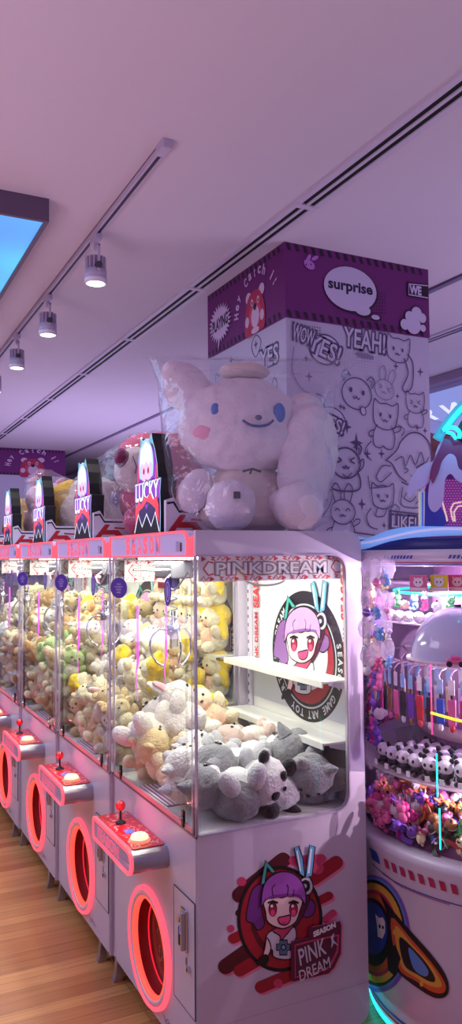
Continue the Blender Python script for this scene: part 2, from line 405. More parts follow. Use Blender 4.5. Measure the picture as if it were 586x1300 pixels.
a.stroke([pf(466, 604), pf(468, 620), pf(490, 618)], .006, LINE); a.stroke(smoothpts([pf(478, 645), pf(476, 655), pf(486, 655), pf(490, 645)], False), .006, LINE)
cat_face(a, *pf(434, 650), .085, ears='bunny', body=True, w_=.006, face=2)
# curled tails lower left
for q in ([(395, 662), (408, 655), (418, 640), (420, 625), (414, 617), (409, 624), (414, 636)], [(386, 668), (392, 650), (402, 642), (404, 650), (396, 660)], [(394, 630), (402, 628), (404, 638), (398, 650), (388, 658)]):
    a.stroke(smoothpts([pf(*p) for p in q], False), .008, LINE)
# girl sketch at lower right
for q, ww in (([(488, 585), (502, 572), (508, 560), (520, 550), (534, 552), (545, 566), (548, 590)], .008), ([(500, 585), (510, 580), (513, 592), (520, 578), (526, 590), (533, 574), (538, 588), (543, 580)], .006),
              ([(490, 585), (497, 590), (505, 604), (515, 612)], .007), ([(476, 605), (484, 592), (495, 592)], .006), ([(476, 605), (482, 612), (496, 600)], .006), ([(512, 594), (517, 597), (512, 601)], .006), ([(527, 594), (537, 588)], .01), ([(528, 600), (536, 598)], .006), ([(520, 604), (524, 605)], .004),
              ([(508, 612), (520, 616), (536, 612)], .007), ([(510, 618), (508, 640), (520, 645), (535, 644)], .006), ([(516, 625), (512, 632), (520, 637), (527, 630)], .006)):
    a.stroke(smoothpts([pf(*p) for p in q], False), ww, LINE)
# top-left jumble of letters next to the corner
c = pf(380, 425); bubble_text(a, 'WOW', c[0]+.02, c[1], .13, .08, -.2)
c = pf(378, 470); a.stroke(smoothpts([pf(372, 440), pf(370, 470), pf(380, 492), pf(392, 500)], False), .006, LINE2)
a.stroke([pf(445, 680), pf(447, 676), pf(500, 683), pf(530, 688)], .007, LINE)
for q, ww in (([(470, 560), (462, 572), (470, 585)], .006), ([(400, 500), (410, 505), (408, 520), (398, 522)], .006), ([(396, 560), (406, 566), (412, 580), (404, 592), (395, 588)], .007), ([(470, 645), (464, 655), (468, 668), (478, 672)], .006),
              ([(505, 540), (512, 546), (508, 554)], .005), ([(500, 640), (506, 646), (500, 654), (494, 648), (500, 640)], .005), ([(445, 600), (440, 606), (434, 602)], .006), ([(396, 605), (404, 600), (409, 606), (400, 618), (396, 630)], .007), ([(530, 620), (534, 630), (526, 640)], .006)):
    a.stroke(smoothpts([pf(*p) for p in q], False), ww, LINE)
a.build('doodle_print', pil)
# left face doodles
a = Art(LEFT)
c = (.62, 2.80)
bubble_text(a, 'YES', .74, 2.8, .2, .1, .0); cat_face(a, .45, 2.7, .11, ears='round'); cat_face(a, .18, 2.75, .09, ears='point'); cat_face(a, .75, 2.5, .1, ears='bunny')
for q in ((.3, 2.88), (.6, 2.9), (.1, 2.55), (.56, 2.5)): star4(a, *q, .03)
a.stroke(smoothpts([(.55, 2.9), (.6, 2.83), (.66, 2.9), (.6, 2.95)]), .006, LINE, True)
a.build('doodle_print', pil)
# band artwork, near face: speech bubble, badge, cloud
a = Art(SIDEB)
def pb(px, py):
    p = U(px, py, 'y', PY0-.008); return (p.x-PX0, p.z)
def EL(cx, cy, rx, ry, m, rot=0, up=1):
    c = pb(cx, cy); a.ell(c[0], c[1], rx, ry, m, rot, 32, up)
for i in range(12):
    for j in range(5):
        p = pb(435+i*4.4, 392+j*4.5+i*.8-abs(i-5)*.5)
        if i > 6 or j < 2: a.ell(p[0], p[1], .004, .004, DARKP, 0, 6, 0)
for i in range(5):
    for j in range(7): p = pb(474+i*3.6, 372+j*4.2); a.ell(p[0], p[1], .004, .004, DARKP, 0, 6, 0)
a.up()
WH = ink('bubble_white', (206, 196, 226))
EL(445.5, 368.5, .175, .125, DARKP, 0, 0); EL(461, 396, .056, .034, DARKP); EL(444.5, 367, .168, .118, WH, 0, 0); EL(460, 394, .05, .028, WH); EL(477, 404, .032, .018, DARKP); EL(476, 403, .027, .013, WH)
c = pb(444.5, 366); a.text('surprise', c[0], c[1], .285, .072, ink('navy_letters', (30, 14, 62)), .035, -.0)
p0, p1, p2, p3 = pb(516, 358), pb(541, 361), pb(541, 380), pb(516, 376)
p1 = (PW-.001, p1[1]); p2 = (PW-.001, p2[1]); a.poly([p0, p1, p2, p3], DARKP)
a.stroke([(p1[0]-.001, p1[1]-.008), (p0[0]+.012, p0[1]-.01), (p3[0]+.012, p3[1]+.01), (p2[0]-.001, p2[1]+.008)], .006, WH)
c = pb(526, 368.5); a.text('WE', c[0]+.003, c[1], .085, .052, WH, .05)
EL(392, 336, .034, .024, ink('orchid', (186, 120, 206)), -.4)
for sx in (-1, 1):
    c = pb(395+sx*4, 328); a.ell(c[0], c[1], .01, .024, ink('orchid', (186, 120, 206)), -.8-sx*.25, 16)
for sx in (-3, 3): EL(391+sx, 336, .004, .005, DARKP)
for (px, py, r_) in ((519, 402, .03), (528, 398, .036), (535, 404, .028), (513, 412, .03), (524, 413, .05), (536, 417, .02)):
    EL(px, py, r_+.005, r_+.005, DARKP, 0, 0)
a.up()
for (px, py, r_) in ((519, 402, .03), (528, 398, .036), (535, 404, .028), (513, 412, .03), (524, 413, .05), (536, 417, .02)): EL(px, py, r_, r_, WH, 0, 0)
a.build('band_print', band)
def left_band(a, dx=0, dz=0, full=True):
    "burst with PLAYING, curved words and the waving bear; u runs from the far edge to the near corner"
    RB = ink('bear_red', (178, 44, 84)); CRM = ink('bear_cream', (214, 190, 214)); LT = ink('lettering_lilac', (214, 190, 226))
    if full:
        n = 26; pts = []
        for k in range(n*2//2*2):
            th = 2*pi*k/(n*2//2*2); rr = 1.0 if k % 2 == 0 else .72
            if k == 38: rr = 1.35
            pts.append((.17+.15*rr*cos(th), 3.135+.12*rr*sin(th)))
        a.poly([(x+.008, y-.008) for x, y in pts], DARKP); a.poly(pts, LT)
        a.text('PLAYING', .172, 3.135, .21, .075, ink('navy_letters', (30, 14, 62)), .05, .08)
    cx, cy = .60+dx, 3.06+dz
    wd = 'Hey Catch it'
    for i, ch in enumerate(wd):
        if ch == ' ': continue
        th = radians(172-i*13.2); r1, r2 = .235, .215
        a.text(ch, cx+.02+r1*cos(th), cy+.02+r2*sin(th), .034 if ch not in 'it' else .014, .055 if ch in 'HCthi' else .042, LT, .03, th-pi/2, up=0)
    a.up()
    bl = lambda pts, m: a.poly(smoothpts([(cx+x, cy+y) for x, y in pts], True, 4), m)
    a.ell(cx-.065, cy+.11, .032, .032, CRM); a.ell(cx+.085, cy+.12, .032, .032, CRM)
    bl([(-.10, -.10), (-.105, 0), (-.08, .09), (-.03, .13), (.05, .13), (.1, .07), (.12, 0), (.11, -.09), (0, -.10)], RB)
    a.ell(cx+.01, cy+.0, .07, .07, ink('bear_pink', (206, 70, 104)))
    a.ell(cx+.012, cy-.01, .045, .06, CRM); a.ell(cx+.01, cy+.045, .018, .02, DARKP)
    for sx in (-1, 1):
        a.ell(cx+.012+sx*.035, cy+.075, .014, .02, CRM); a.ell(cx+.012+sx*.035, cy+.072, .007, .01, DARKP)
    a.ell(cx+.012, cy-.085, .045, .018, CRM)
    for sx in (-1, 1): a.ell(cx+.005+sx*.085, cy-.02, .022, .03, CRM)
a = Art(LEFTB); left_band(a); a.build('band_print', band)
# second pillar far down the row
pil2, band2 = pillar(-.2, 11.55, 3.2, 'pillar')
a = Art(lambda u, v, h: (1.55+u*1.6, 11.544-.004-h, 3.1+(v-3.1)*1.15)); left_band(a, dx=-.0, full=False); a.build('band_print', band2)

# ceiling fittings ------------------------------------------------------
def slot_vent(x, y0, y1, label, joints):
    e = empty('ceiling_vent', (x, (y0+y1)/2, 3.35), label, 'air vent', None)
    mb = MB(); FR = mat('vent_white', (205, 192, 212), .5)
    for (a_, b_) in ((-.062, -.034), (-.007, .007), (.034, .062)): mb.box(x+a_, y0, 3.338, x+b_, y1, 3.3505, FR)
    mb.build('frame', e)
    for s_ in (-1, 1):
        mb = MB(); xa = x+s_*.0205; mb.box(xa-.0135, y0, 3.344, xa+.0135, y1, 3.3502, mat('vent_black', (8, 8, 12), .8)); mb.build('slot', e)
    for jy in joints:
        mb = MB(); mb.box(x-.06, jy-.018, 3.335, x+.06, jy+.018, 3.349, FR, .002); mb.build('joint_plate', e)
slot_vent(1.878, 1.0, 14.9, 'long black double slot air vent running across the ceiling over the machines', [1.78, 2.98, 4.2, 5.4, 6.6, 7.8, 9, 10.2, 11.4])
slot_vent(3.9, 1.5, 14.9, 'short stretch of black slot air vent seen right of the patterned pillar', [2.9, 4.6, 6.3, 8])
mb = MB(); mb.box(3.15, 1, 3.335, 3.19, 14.9, 3.351, mat('joint_grey', (120, 106, 136), .6)); tag(mb.build('trim_2'), kind='structure')
# blue light panel
e = empty('ceiling_light_panel', (-.4, 5.2, 3.25), 'large glowing blue ceiling light panel in a dark frame at the left edge', 'ceiling light')
mb = MB(); po = rrect(-1.6, 3.42, .815, 7.4, .002, 1); pi_ = rrect(-1.57, 3.44, .795, 7.37, .002, 1)
mb.ringprism(po, pi_, lambda x, y: (x, y, 3.245), lambda x, y: (x, y, 3.352), mat('panel_frame', (96, 78, 104), .5)); mb.build('frame', e)
mm = mat('panel_glow', (92, 186, 252), .4, emit=1.0, vary=0)
nt = mm.node_tree; b = nt.nodes['Principled BSDF']; tc = nt.nodes.new('ShaderNodeTexCoord'); n = nt.nodes.new('ShaderNodeTexNoise'); n.inputs['Scale'].default_value = .9
cr = nt.nodes.new('ShaderNodeValToRGB'); cr.color_ramp.elements[0].color = lin((84, 150, 236))+(1,); cr.color_ramp.elements[1].color = lin((84, 205, 255))+(1,)
cr.color_ramp.elements[0].position = .38; cr.color_ramp.elements[1].position = .62
nt.links.new(tc.outputs['Object'], n.inputs[0]); nt.links.new(n.outputs[0], cr.inputs[0]); nt.links.new(cr.outputs[0], b.inputs['Emission Color'])
mb = MB(); mb.box(-1.575, 3.435, 3.252, .80, 7.375, 3.258, mm); mb.build('diffuser', e)
# lighting track and spotlights
TRK = mat('track_grey', (188, 174, 200), .4)
e = empty('lighting_track', (1.1, 6, 3.35), 'thin pale ceiling track that carries the row of spotlights', 'lighting track')
mb = MB(); mb.box(1.085, 2.76, 3.318, 1.092, 12, 3.352, TRK); mb.box(1.108, 2.76, 3.318, 1.115, 12, 3.352, TRK); mb.box(1.085, 2.76, 3.345, 1.115, 12, 3.3515, TRK); mb.build('rail', e)
mb = MB(); mb.box(1.090, 2.765, 3.322, 1.110, 12, 3.330, mat('track_groove', (60, 48, 72), .6)); mb.build('groove', e)
mb = MB(); mb.box(1.08, 2.72, 3.312, 1.12, 2.80, 3.352, TRK, .004); mb.build('end_cap', e)
LAMP = mat('lamp_glow', (255, 250, 240), .4, emit=6)
def spotlight(y, label):
    x = 1.10; e = empty('track_spotlight', (x, y, 3.318), label, 'spotlight', 'spotlights along the ceiling track')
    mb = MB(); mb.box(x-.016, y-.05, 3.285, x+.016, y+.05, 3.320, TRK, .004); mb.build('adapter', e)
    mb = MB(); mb.cyl((x, y, 3.29), (x, y, 3.255), .011, TRK); mb.box(x-.006, y-.058, 3.13, x+.006, y-.048, 3.262, TRK, .002); mb.box(x-.006, y-.058, 3.252, x+.006, y+.012, 3.264, TRK, .002)
    mb.cyl((x, y-.062, 3.16), (x, y-.04, 3.16), .016, DGREY); mb.build('bracket', e)
    mb = MB(); mb.lathe([(.0, 3.09), (.052, 3.09), (.052, 3.15), (.036, 3.155), (.036, 3.215), (.0, 3.215)], (x, y, 0), TRK, 28)
    for k in range(14):
        th = 2*pi*k/14; mb.box(-.0025, .033, 3.152, .0025, .050, 3.213, TRK, mx=Matrix.Translation((x, y, 0)) @ Matrix.Rotation(th, 4, 'Z'))
    hs = mb.build('housing', e)
    mb = MB(); mb.lathe([(.054, 3.105), (.054, 3.082), (.045, 3.082), (.045, 3.09)], (x, y, 0), mat('lamp_trim', (225, 215, 232), .3), 28); mb.build('trim_ring', hs)
    mb = MB(); mb.lathe([(.0, 3.0845), (.045, 3.0845)], (x, y, 0), LAMP, 28); mb.build('lens', hs)
    l = bpy.data.lights.new('spot_beam', 'SPOT'); l.energy = 26; l.color = (1, .93, .9); l.spot_size = radians(95); l.spot_blend = .9; l.shadow_soft_size = .04
    o = bpy.data.objects.new('spot_beam', l); o.location = (0, 0, 3.07-3.318); o.parent = e; COL.objects.link(o)
for y, lb in ((3.66, 'nearest and largest white track spotlight, its lens lit'), (4.64, 'second white track spotlight from the near end of the rail'), (5.55, 'third white track spotlight from the near end of the rail'), (6.42, 'fourth white track spotlight, cut by the left photo edge'), (7.6, 'fifth and farthest track spotlight on the rail')):
    spotlight(y, lb)
# ------------------------------------------------------------------ girl emblem (coordinates of a 586 x 617 sketch)
I = dict(maroon=ink('maroon', (84, 10, 30)), red=ink('crimson', (158, 20, 44)), rose=ink('rose', (200, 62, 104)), black=ink('black', (16, 8, 18)), hair=ink('violet_hair', (152, 78, 176)), hair2=ink('deep_violet', (112, 44, 132)),
         skin=ink('skin', (238, 206, 206)), eye=ink('ruby', (158, 24, 62)), mouth=ink('mouth', (226, 70, 130)), cloth=ink('hoodie', (206, 202, 216)), grey=ink('slate', (92, 112, 134)), teal=ink('teal', (60, 168, 156)), sky=ink('sky', (96, 176, 214)), white=ink('white', (238, 236, 240)), plum=ink('plum', (88, 16, 56)), pinkline=ink('pinkline', (226, 120, 158)))
LW = 1.0
def capsule(p, q, r, n=8):
    th = atan2(q[1]-p[1], q[0]-p[0]); out = []
    for k in range(n+1): t = th+pi/2+pi*k/n; out.append((p[0]+r*cos(t), p[1]+r*sin(t)))
    for k in range(n+1): t = th-pi/2+pi*k/n; out.append((q[0]+r*cos(t), q[1]+r*sin(t)))
    return out
def girl(a, f, lw, head_only=False, pal=None, ring=True):
    c = pal or I
    def P(pts, m, sm=True, out=True, up=1):
        q = [f(x, y) for x, y in pts]; q = smoothpts(q, True, 3) if sm else q
        a.poly(q, c[m])
        if out: a.stroke(q, lw, c['black'], True)
        a.up()
    E = lambda cx, cy, rx, ry, m, n=20: a.poly([f(cx+rx*cos(2*pi*k/n), cy+ry*sin(2*pi*k/n)) for k in range(n)], c[m])
    # pony tails
    P([(225, 190), (190, 205), (172, 250), (160, 330), (185, 345), (205, 372), (232, 350), (222, 300), (220, 250)], 'hair2')
    P([(392, 250), (425, 260), (428, 300), (398, 322), (372, 300)], 'hair2')
    if not head_only:
        P([(262, 372), (238, 398), (240, 440), (262, 450), (266, 475), (300, 486), (338, 480), (344, 430), (356, 392), (340, 352)], 'cloth')
        P([(262, 372), (290, 392), (296, 410), (312, 395), (345, 352), (330, 345), (300, 352)], 'rose')
        P([(290, 410), (320, 410), (320, 425), (332, 425), (332, 450), (320, 450), (320, 468), (290, 468), (290, 450), (278, 450), (278, 425), (290, 425)], 'grey', False)
        E(305, 438, 12, 13, 'black'); E(305, 438, 7, 8, 'sky')
        P([(345, 362), (366, 340), (392, 290), (408, 240), (390, 225), (374, 240), (366, 290), (350, 330)], 'plum')
        P([(240, 400), (232, 440), (226, 470), (240, 478), (256, 440)], 'skin'); P([(228, 468), (205, 488), (202, 505), (220, 500), (236, 505), (246, 484), (242, 470)], 'black')
        P([(366, 180), (358, 205), (376, 228), (404, 232), (420, 205), (412, 172), (392, 160)], 'cloth'); P([(376, 185), (372, 205), (388, 220), (404, 210), (404, 186), (390, 176)], 'black'); E(388, 198, 8, 9, 'cloth')
    P([(232, 225), (234, 300), (246, 342), (298, 364), (346, 344), (366, 300), (374, 225)], 'skin')
    for ex in (262, 343):
        E(ex, 288, 17, 30, 'black'); E(ex, 292, 14, 25, 'eye'); E(ex, 302, 9, 13, 'mouth'); E(ex-4, 276, 5, 6, 'white')
        a.stroke([f(ex-20, 264), f(ex, 256), f(ex+20, 264)], lw*1.6, c['black']); a.up()
    P([(282, 322), (304, 316), (330, 312), (326, 338), (308, 350), (288, 342)], 'mouth'); E(306, 340, 10, 5, 'rose')
    # hair cap with fringe
    P([(216, 282), (222, 210), (245, 166), (290, 142), (335, 146), (372, 176), (390, 224), (388, 270), (372, 245), (350, 236), (332, 238), (318, 236), (300, 242), (280, 240), (262, 244), (240, 246), (226, 262)], 'hair')
    q = [(226, 250), (262, 232), (318, 226), (372, 232), (376, 246), (350, 237), (318, 237), (280, 242), (240, 248)]
    a.poly([f(*p) for p in q], c['hair2'])
    for l in ([(262, 236), (258, 205), (270, 190)], [(318, 234), (322, 205), (316, 190)], [(340, 236), (345, 210)]): a.stroke([f(*p) for p in l], lw*.8, c['black'])
    a.up()
    # ear pieces
    P([(214, 192), (232, 96), (272, 140), (256, 146), (240, 122), (230, 186)], 'teal', False)
    P([(344, 50), (362, 40), (378, 88), (386, 160), (366, 150)], 'sky', False); P([(352, 60), (358, 56), (372, 140), (366, 138)], 'white', False, False)
    P([(404, 36), (426, 44), (414, 156), (388, 164), (396, 100)], 'sky', False); P([(408, 50), (414, 52), (404, 146), (396, 148)], 'white', False, False)
# ------------------------------------------------------------------ claw machine
X0, X1, Y0, Y1 = 1.06, 1.725, 2.39, 3.262
ZB, ZG, ZT, ZTOP = .09, .842, 1.754, 1.84
MBASE = Vector((1.39, 2.826, 0))
SIL = mat('silver_letter', (170, 176, 186), .3, .2); GOLD = ink('gold_outline', (150, 92, 56)); BAN = ink('banner_white', (236, 232, 232)); BRED = ink('banner_red', (206, 40, 52))
def banner(parent, x0, x1, y, z0, z1, name='banner'):
    mb = MB(); mb.box(x0, y, z0, x1, y+.004, z1, BAN); o = mb.build(name, parent)
    a = Art(lambda u, v, h: (x0+u, y-h, z0+v)); W_, H_ = x1-x0, z1-z0; rr = random.Random(3)
    k = 0; t = .01
    while t < W_-.03:
        for vv in (H_*.88, H_*.1):
            s_ = H_*.11
            if k % 3 == 0: a.poly([(t, vv-s_), (t+s_*1.9, vv), (t, vv+s_)], BRED, 0)
            elif k % 3 == 1: a.stroke([(t-.003, vv-s_*.4), (t+.008, vv+s_), (t+.016, vv-s_*.6), (t+.028, vv+s_*.8)], .004, BRED)
            else: a.poly([(t, vv+s_), (t+s_*2.4, vv+s_*.6), (t+s_*1.3, vv+.1*s_), (t+s_*2.8, vv-s_*.9), (t+.3*s_, vv-.2*s_), (t+s_*1.2, vv+.2*s_)], BRED, 0)
            k += 1
        t += .031
    for cx in (.035, W_-.025):
        a.stroke([(cx-.018, H_*.5), (cx, H_*.78), (cx+.018, H_*.72)], .005, BRED); a.stroke([(cx-.018, H_*.5), (cx, H_*.25), (cx+.02, H_*.3)], .005, BRED)
    a.up()
    a.text('PINKDREAM', W_*.5, H_*.5, W_*.80, H_*.56, GOLD, .085); a.text('PINKDREAM', W_*.5, H_*.5, W_*.785, H_*.50, SIL, .045); a.text('PINKDREAM', W_*.5, H_*.5, W_*.77, H_*.44, BAN, .0)
    a.build('banner_print', o); return o
def ray_poly(poly, cx, cy, th):
    dx, dy = cos(th), sin(th); best = None
    for i in range(len(poly)):
        (x1, y1), (x2, y2) = poly[i], poly[(i+1) % len(poly)]; ex, ey = x2-x1, y2-y1; D = dx*ey-dy*ex
        if abs(D) < 1e-12: continue
        t = ((x1-cx)*ey-(y1-cy)*ex)/D; s_ = ((x1-cx)*dy-(y1-cy)*dx)/D
        if t > 0 and -1e-6 <= s_ <= 1+1e-6 and (best is None or t < best): best = t
    return (cx+dx*best, cy+dy*best)
STRIP = mat('edge_strip', (214, 206, 226), .25, .3)
def make_machine():
    e = empty('claw_machine', MBASE)
    fx = lambda d: (lambda y, z: (X0+d, y, z))
    # side panels with rounded window
    for nm, ya, yb in (('side_panel', Y0, Y0+.018), ('side_panel', Y1-.018, Y1)):
        mb = MB(); po = rrect(X0, ZB, X1, ZTOP, (.0012, .05, .05, .0012), 7); pi_ = rrect(X0+.002, ZG+.004, 1.655, ZT-.002, (.0005, .055, .055, .0005), 7)
        mb.ringprism(po, pi_, lambda x, z: (x, ya, z), lambda x, z: (x, yb, z), BODY); sp = mb.build(nm, e)
        if ya == Y0:
            side = sp
            mb = MB(); pt = rrect(X0+.0005, ZG-.002, 1.661, ZT+.004, (.0005, .06, .06, .0005), 7)
            mb.ringprism(pt, pi_, lambda x, z: (x, Y0-.003, z), lambda x, z: (x, Y0+.003, z), mat('window_rim', (176, 166, 186), .4)); mb.build('window_trim', sp)
            mb = MB(); mb.box(X0+.014, Y0+.008, ZG, 1.658, Y0+.012, ZT, GLASS); mb.build('side_glass', sp)
    mb = MB(); mb.prism(rrect(X0+.012, ZT, X1-.001, ZTOP-.001, (.001, .001, .05, .01), 7), lambda x, z: (x, Y0+.017, z), lambda x, z: (x, Y1-.017, z), BODY); mb.build('top_cover', e)
    mb = MB(); mb.box(X1-.022, Y0+.018, ZB+.01, X1-.002, Y1-.018, ZT, INNER); rear = mb.build('rear_panel', e)
    mb = MB(); mb.box(X0+.006, Y0+.018, ZG-.03, X1-.022, Y1-.018, ZG, INNER); mb.build('deck', e)
    mb = MB(); mb.box(X0+.02, Y0+.018, ZB, X1-.022, Y1-.018, ZB+.02, BODY); mb.build('base_plate', e)
    # front panel with the round prize opening
    cy, cz = 2.825, .315; R_ = .172
    po_ = rrect(Y0+.001, ZB, Y1-.001, ZG-.002, (.012, .05, .003, .003), 6); N = 96
    out = [ray_poly(po_, cy, cz, 2*pi*k/N) for k in range(N)]; inn = [(cy+R_*cos(2*pi*k/N), cz+R_*sin(2*pi*k/N)) for k in range(N)]
    corners = [p for p in rrect(Y0+.001, ZB, Y1-.001, ZG-.002, .0, 1)]
    for cpt in ((Y0+.001, ZG-.002), (Y1-.001, ZG-.002)):
        j = min(range(N), key=lambda i: (out[i][0]-cpt[0])**2+(out[i][1]-cpt[1])**2); out[j] = cpt
    mb = MB(); mb.ringprism(out, inn, fx(0), fx(.016), BODY); front = mb.build('front_panel', e)
    M = Matrix(((0, 0, -1), (1, 0, 0), (0, 1, 0)))   # lathe axis towards the aisle (-x)
    c = (X0, cy, cz)
    mb = MB(); mb.lathe([(.175, -.014), (.175, .010), (.182, .014), (.194, .012), (.195, 0)], c, mat('ring_white', (226, 206, 216), .4), 64, mx=M)
    mb.lathe([(.195, 0), (.195, .013), (.2025, .019), (.209, .013), (.210, 0)], c, NEON, 64, mx=M); ring = mb.build('door_ring', e)
    mb = MB(); mb.lathe([(.175, .010), (.168, .012), (.161, .002), (.163, -.010), (.172, -.012)], c, mat('neon_inner', (255, 84, 70), .5, emit=1.3), 64, mx=M); mb.build('inner_neon', ring)
    mb = MB(); mb.lathe([(.150, -.050), (.153, -.047), (.156, -.050), (.153, -.053), (.150, -.050)], c, mat('neon_red', (255, 30, 50), .5, emit=1.1), 64, mx=M); mb.build('deep_neon', ring)
    mb = MB(); mb.lathe([(.170, -.012), (.170, -.12), (.0, -.12)], c, mat('recess_red', (120, 14, 22), .4), 48, mx=M); mb.build('recess', ring)
    mb = MB(); mb.prism([(cy+.148*cos(2*pi*k/40)-.004, cz+.148*sin(2*pi*k/40)) for k in range(40)], fx(.060), fx(.066), mat('flap_brown', (122, 70, 54), .25, vary=.5, vscale=14)); fl = mb.build('flap', ring)
    a = Art(lambda u, v, h: (X0+.060-h, u, v)); FG = ink('flap_print', (168, 108, 88))
    rr = random.Random(5)
    for k in range(26):
        u_, v_ = cy+rr.uniform(-.09, .09), cz+rr.uniform(-.11, .11)
        a.stroke(smoothpts([(u_+rr.uniform(-.02, .02), v_+rr.uniform(-.02, .02)) for _ in range(4)], False, 3), .004, FG)
    a.build('flap_pattern', fl)
    # coin door
    mb = MB(); mb.box(X0-.003, Y0+.022, .255, X0, Y0+.198, .622, BODY, .001)
    cdoor = mb.build('coin_door', e)
    mb = MB(); mb.ringprism(rrect(Y0+.020, .253, Y0+.200, .624, .002, 1), rrect(Y0+.0225, .2555, Y0+.1975, .6215, .002, 1), fx(-.0036), fx(-.0002), DGREY); mb.build('door_gap', cdoor)
    mb = MB(); mb.box(X0-.012, 2.464, .445, X0-.002, 2.512, .582, CHROME, .004); mb.box(X0-.026, 2.468, .452, X0-.010, 2.482, .575, STEEL, .004); mb.box(X0-.022, 2.494, .46, X0-.010, 2.508, .52, BLACK, .003)
    mb.cyl((X0-.026, 2.498, .547), (X0-.01, 2.498, .547), .011, CHROME); mb.box(X0-.0235, 2.484, .50, X0-.011, 2.494, .53, mat('coin_blue', (70, 90, 220), .3, emit=.6)); mb.build('coin_slot', cdoor)
    mb = MB(); mb.cyl((X0-.014, 2.452, .40), (X0-.002, 2.452, .40), .011, CHROME, n=18); mb.box(X0-.0155, 2.4505, .395, X0-.0135, 2.4535, .405, BLACK); mb.build('lock', cdoor)
    mb = MB(); mb.box(X0-.003, 2.472, .40, X0-.0008, 2.488, .425, DGREY); mb.build('key_label', cdoor)
    a = Art(lambda u, v, h: (X0-h, u, v)); a.stroke(smoothpts([(2.60, .125), (2.64, .132), (2.66, .12), (2.70, .135)], False), .004, ink('script', (120, 104, 140))); a.stroke(smoothpts([(2.62, .118), (2.65, .14), (2.68, .115)], False), .003, ink('script', (120, 104, 140))); a.build('maker_print', front)
    # control tray
    tx = .926; y0t, y1t, z0t, z1t = 2.632, 3.085, .652, .735
    mb = MB(); ol = rrect(y0t, z0t, y1t, z1t, (.041, .02, .02, .041), 8); mb.prism(ol, lambda y, z: (tx, y, z), lambda y, z: (X0+.001, y, z), STEEL, smooth=False); tray = mb.build('control_tray', e)
    mb = MB(); mb.prism(rrect(tx+.008, y0t+.03, X0-.004, y1t-.014, .01, 4), lambda x, y: (x, y, z1t-.001), lambda x, y: (x, y, z1t+.002), mat('tray_red', (206, 20, 36), .3, coat=.6)); tp = mb.build('tray_top', tray)
    a = Art(lambda u, v, h: (u, v, z1t+.002+h)); TW = ink('tray_white', (244, 208, 206)); rr = random.Random(9)
    for k in range(120):
        u_, v_ = rr.uniform(tx+.016, X0-.012), rr.uniform(y0t+.04, y1t-.03); th = rr.uniform(0, pi); l_ = rr.uniform(.004, .009)
        a.stroke([(u_-l_*cos(th), v_-l_*sin(th)), (u_+.3*l_, v_+.002), (u_+l_*cos(th), v_+l_*sin(th))], .0028, TW)
    a.build('tray_pattern', tp)
    mb = MB(); o2 = rrect(y0t-.002, z0t-.002, y1t+.002, z1t+.003, (.042, .022, .022, .042), 8); i2 = rrect(y0t+.010, z0t+.010, y1t-.010, z1t-.010, (.033, .012, .012, .033), 8)
    mb.ringprism(o2, i2, lambda y, z: (tx-.010, y, z), lambda y, z: (tx+.001, y, z), NEON); mb.build('neon_outline', tray)
    FP = mat('plate_lilac', (176, 160, 196), .4)
    mb = MB(); mb.prism(i2, lambda y, z: (tx-.006, y, z), lambda y, z: (tx, y, z), FP); pl = mb.build('name_plate', tray)
    a = Art(lambda u, v, h: (tx-.006-h, u, v)); a.text('SEASON', 2.90, .692, .26, .044, NEONT, .06, flip=-1, space=1.1); a.text('SEASON', 2.90, .692, .25, .034, FP, .0, flip=-1, space=1.1); a.build('lettering', pl)
    # joystick, display, button
    p = Vector((.985, 2.945, z1t+.002))
    js = MB(); js.lathe([(0, 0), (.021, 0), (.019, .006), (.008, .010), (.006, .016), (0, .016)], p, BLACK, 20); js.cyl(p+Vector((0, 0, .01)), p+Vector((0, 0, .052)), .0045, BLACK, n=10); j = js.build('joystick', e)
    js = MB(); js.ell(p+Vector((0, 0, .066)), .0195, RED, seg=24); js.build('ball', j)
    b = Vector((.985, 2.733, z1t+.002)); js = MB(); js.lathe([(.039, 0), (.040, .004), (.036, .010), (.030, .011)], b, mat('button_rim', (255, 150, 120), .3, emit=.8), 28); bt = js.build('push_button', e)
    js = MB(); js.lathe([(.033, .009), (.031, .019), (.024, .025), (.012, .027), (0, .027)], b, mat('button_glow', (255, 226, 186), .3, emit=1.3), 28); js.build('button_cap', bt)
    js = MB(); js.box(.967, 2.822, z1t+.001, 1.000, 2.862, z1t+.004, mat('display_blue', (120, 130, 240), .3, emit=.75), .001); js.build('display', e)
    # glazing posts and front pane
    mb = MB(); mb.box(X0+.004, Y0+.004, ZG, X0+.008, Y1-.004, ZT, GLASS); fg = mb.build('front_glass', e)
    for yy in (Y0+.016, Y1-.018):
        mb = MB(); mb.box(X0-.004, yy-.014, ZG-.004, X0+.014, yy+.012, ZT, ACRYL, .004); po = mb.build('glazing_post', e)
        mb = MB(); mb.box(X0-.006, yy-.015, ZG, X0-.004, yy-.012, ZT, STRIP); mb.box(X0-.006, yy+.0115, ZG, X0-.004, yy+.0135, ZT, STRIP); mb.build('metal_strip', po)
    for ya in (Y0+.075, Y1-.095): mb = MB(); mb.box(X0-.005, ya, ZG, X0+.001, ya+.01, ZT, ACRYL, .001); mb.build('pane_edge', fg)
    mb = MB(); mb.box(X0-.006, Y0+.002, ZG-.006, X0+.010, Y1-.004, ZG+.004, mat('sill_grey', (92, 82, 100), .3), .001); mb.box(X0-.007, Y0+.03, ZG+.004, X0-.001, Y1-.03, ZG+.020, mat('sill_glow', (226, 140, 150), .25), .001); mb.build('sill', e)  # pink neon glow on the strip is put into its colour
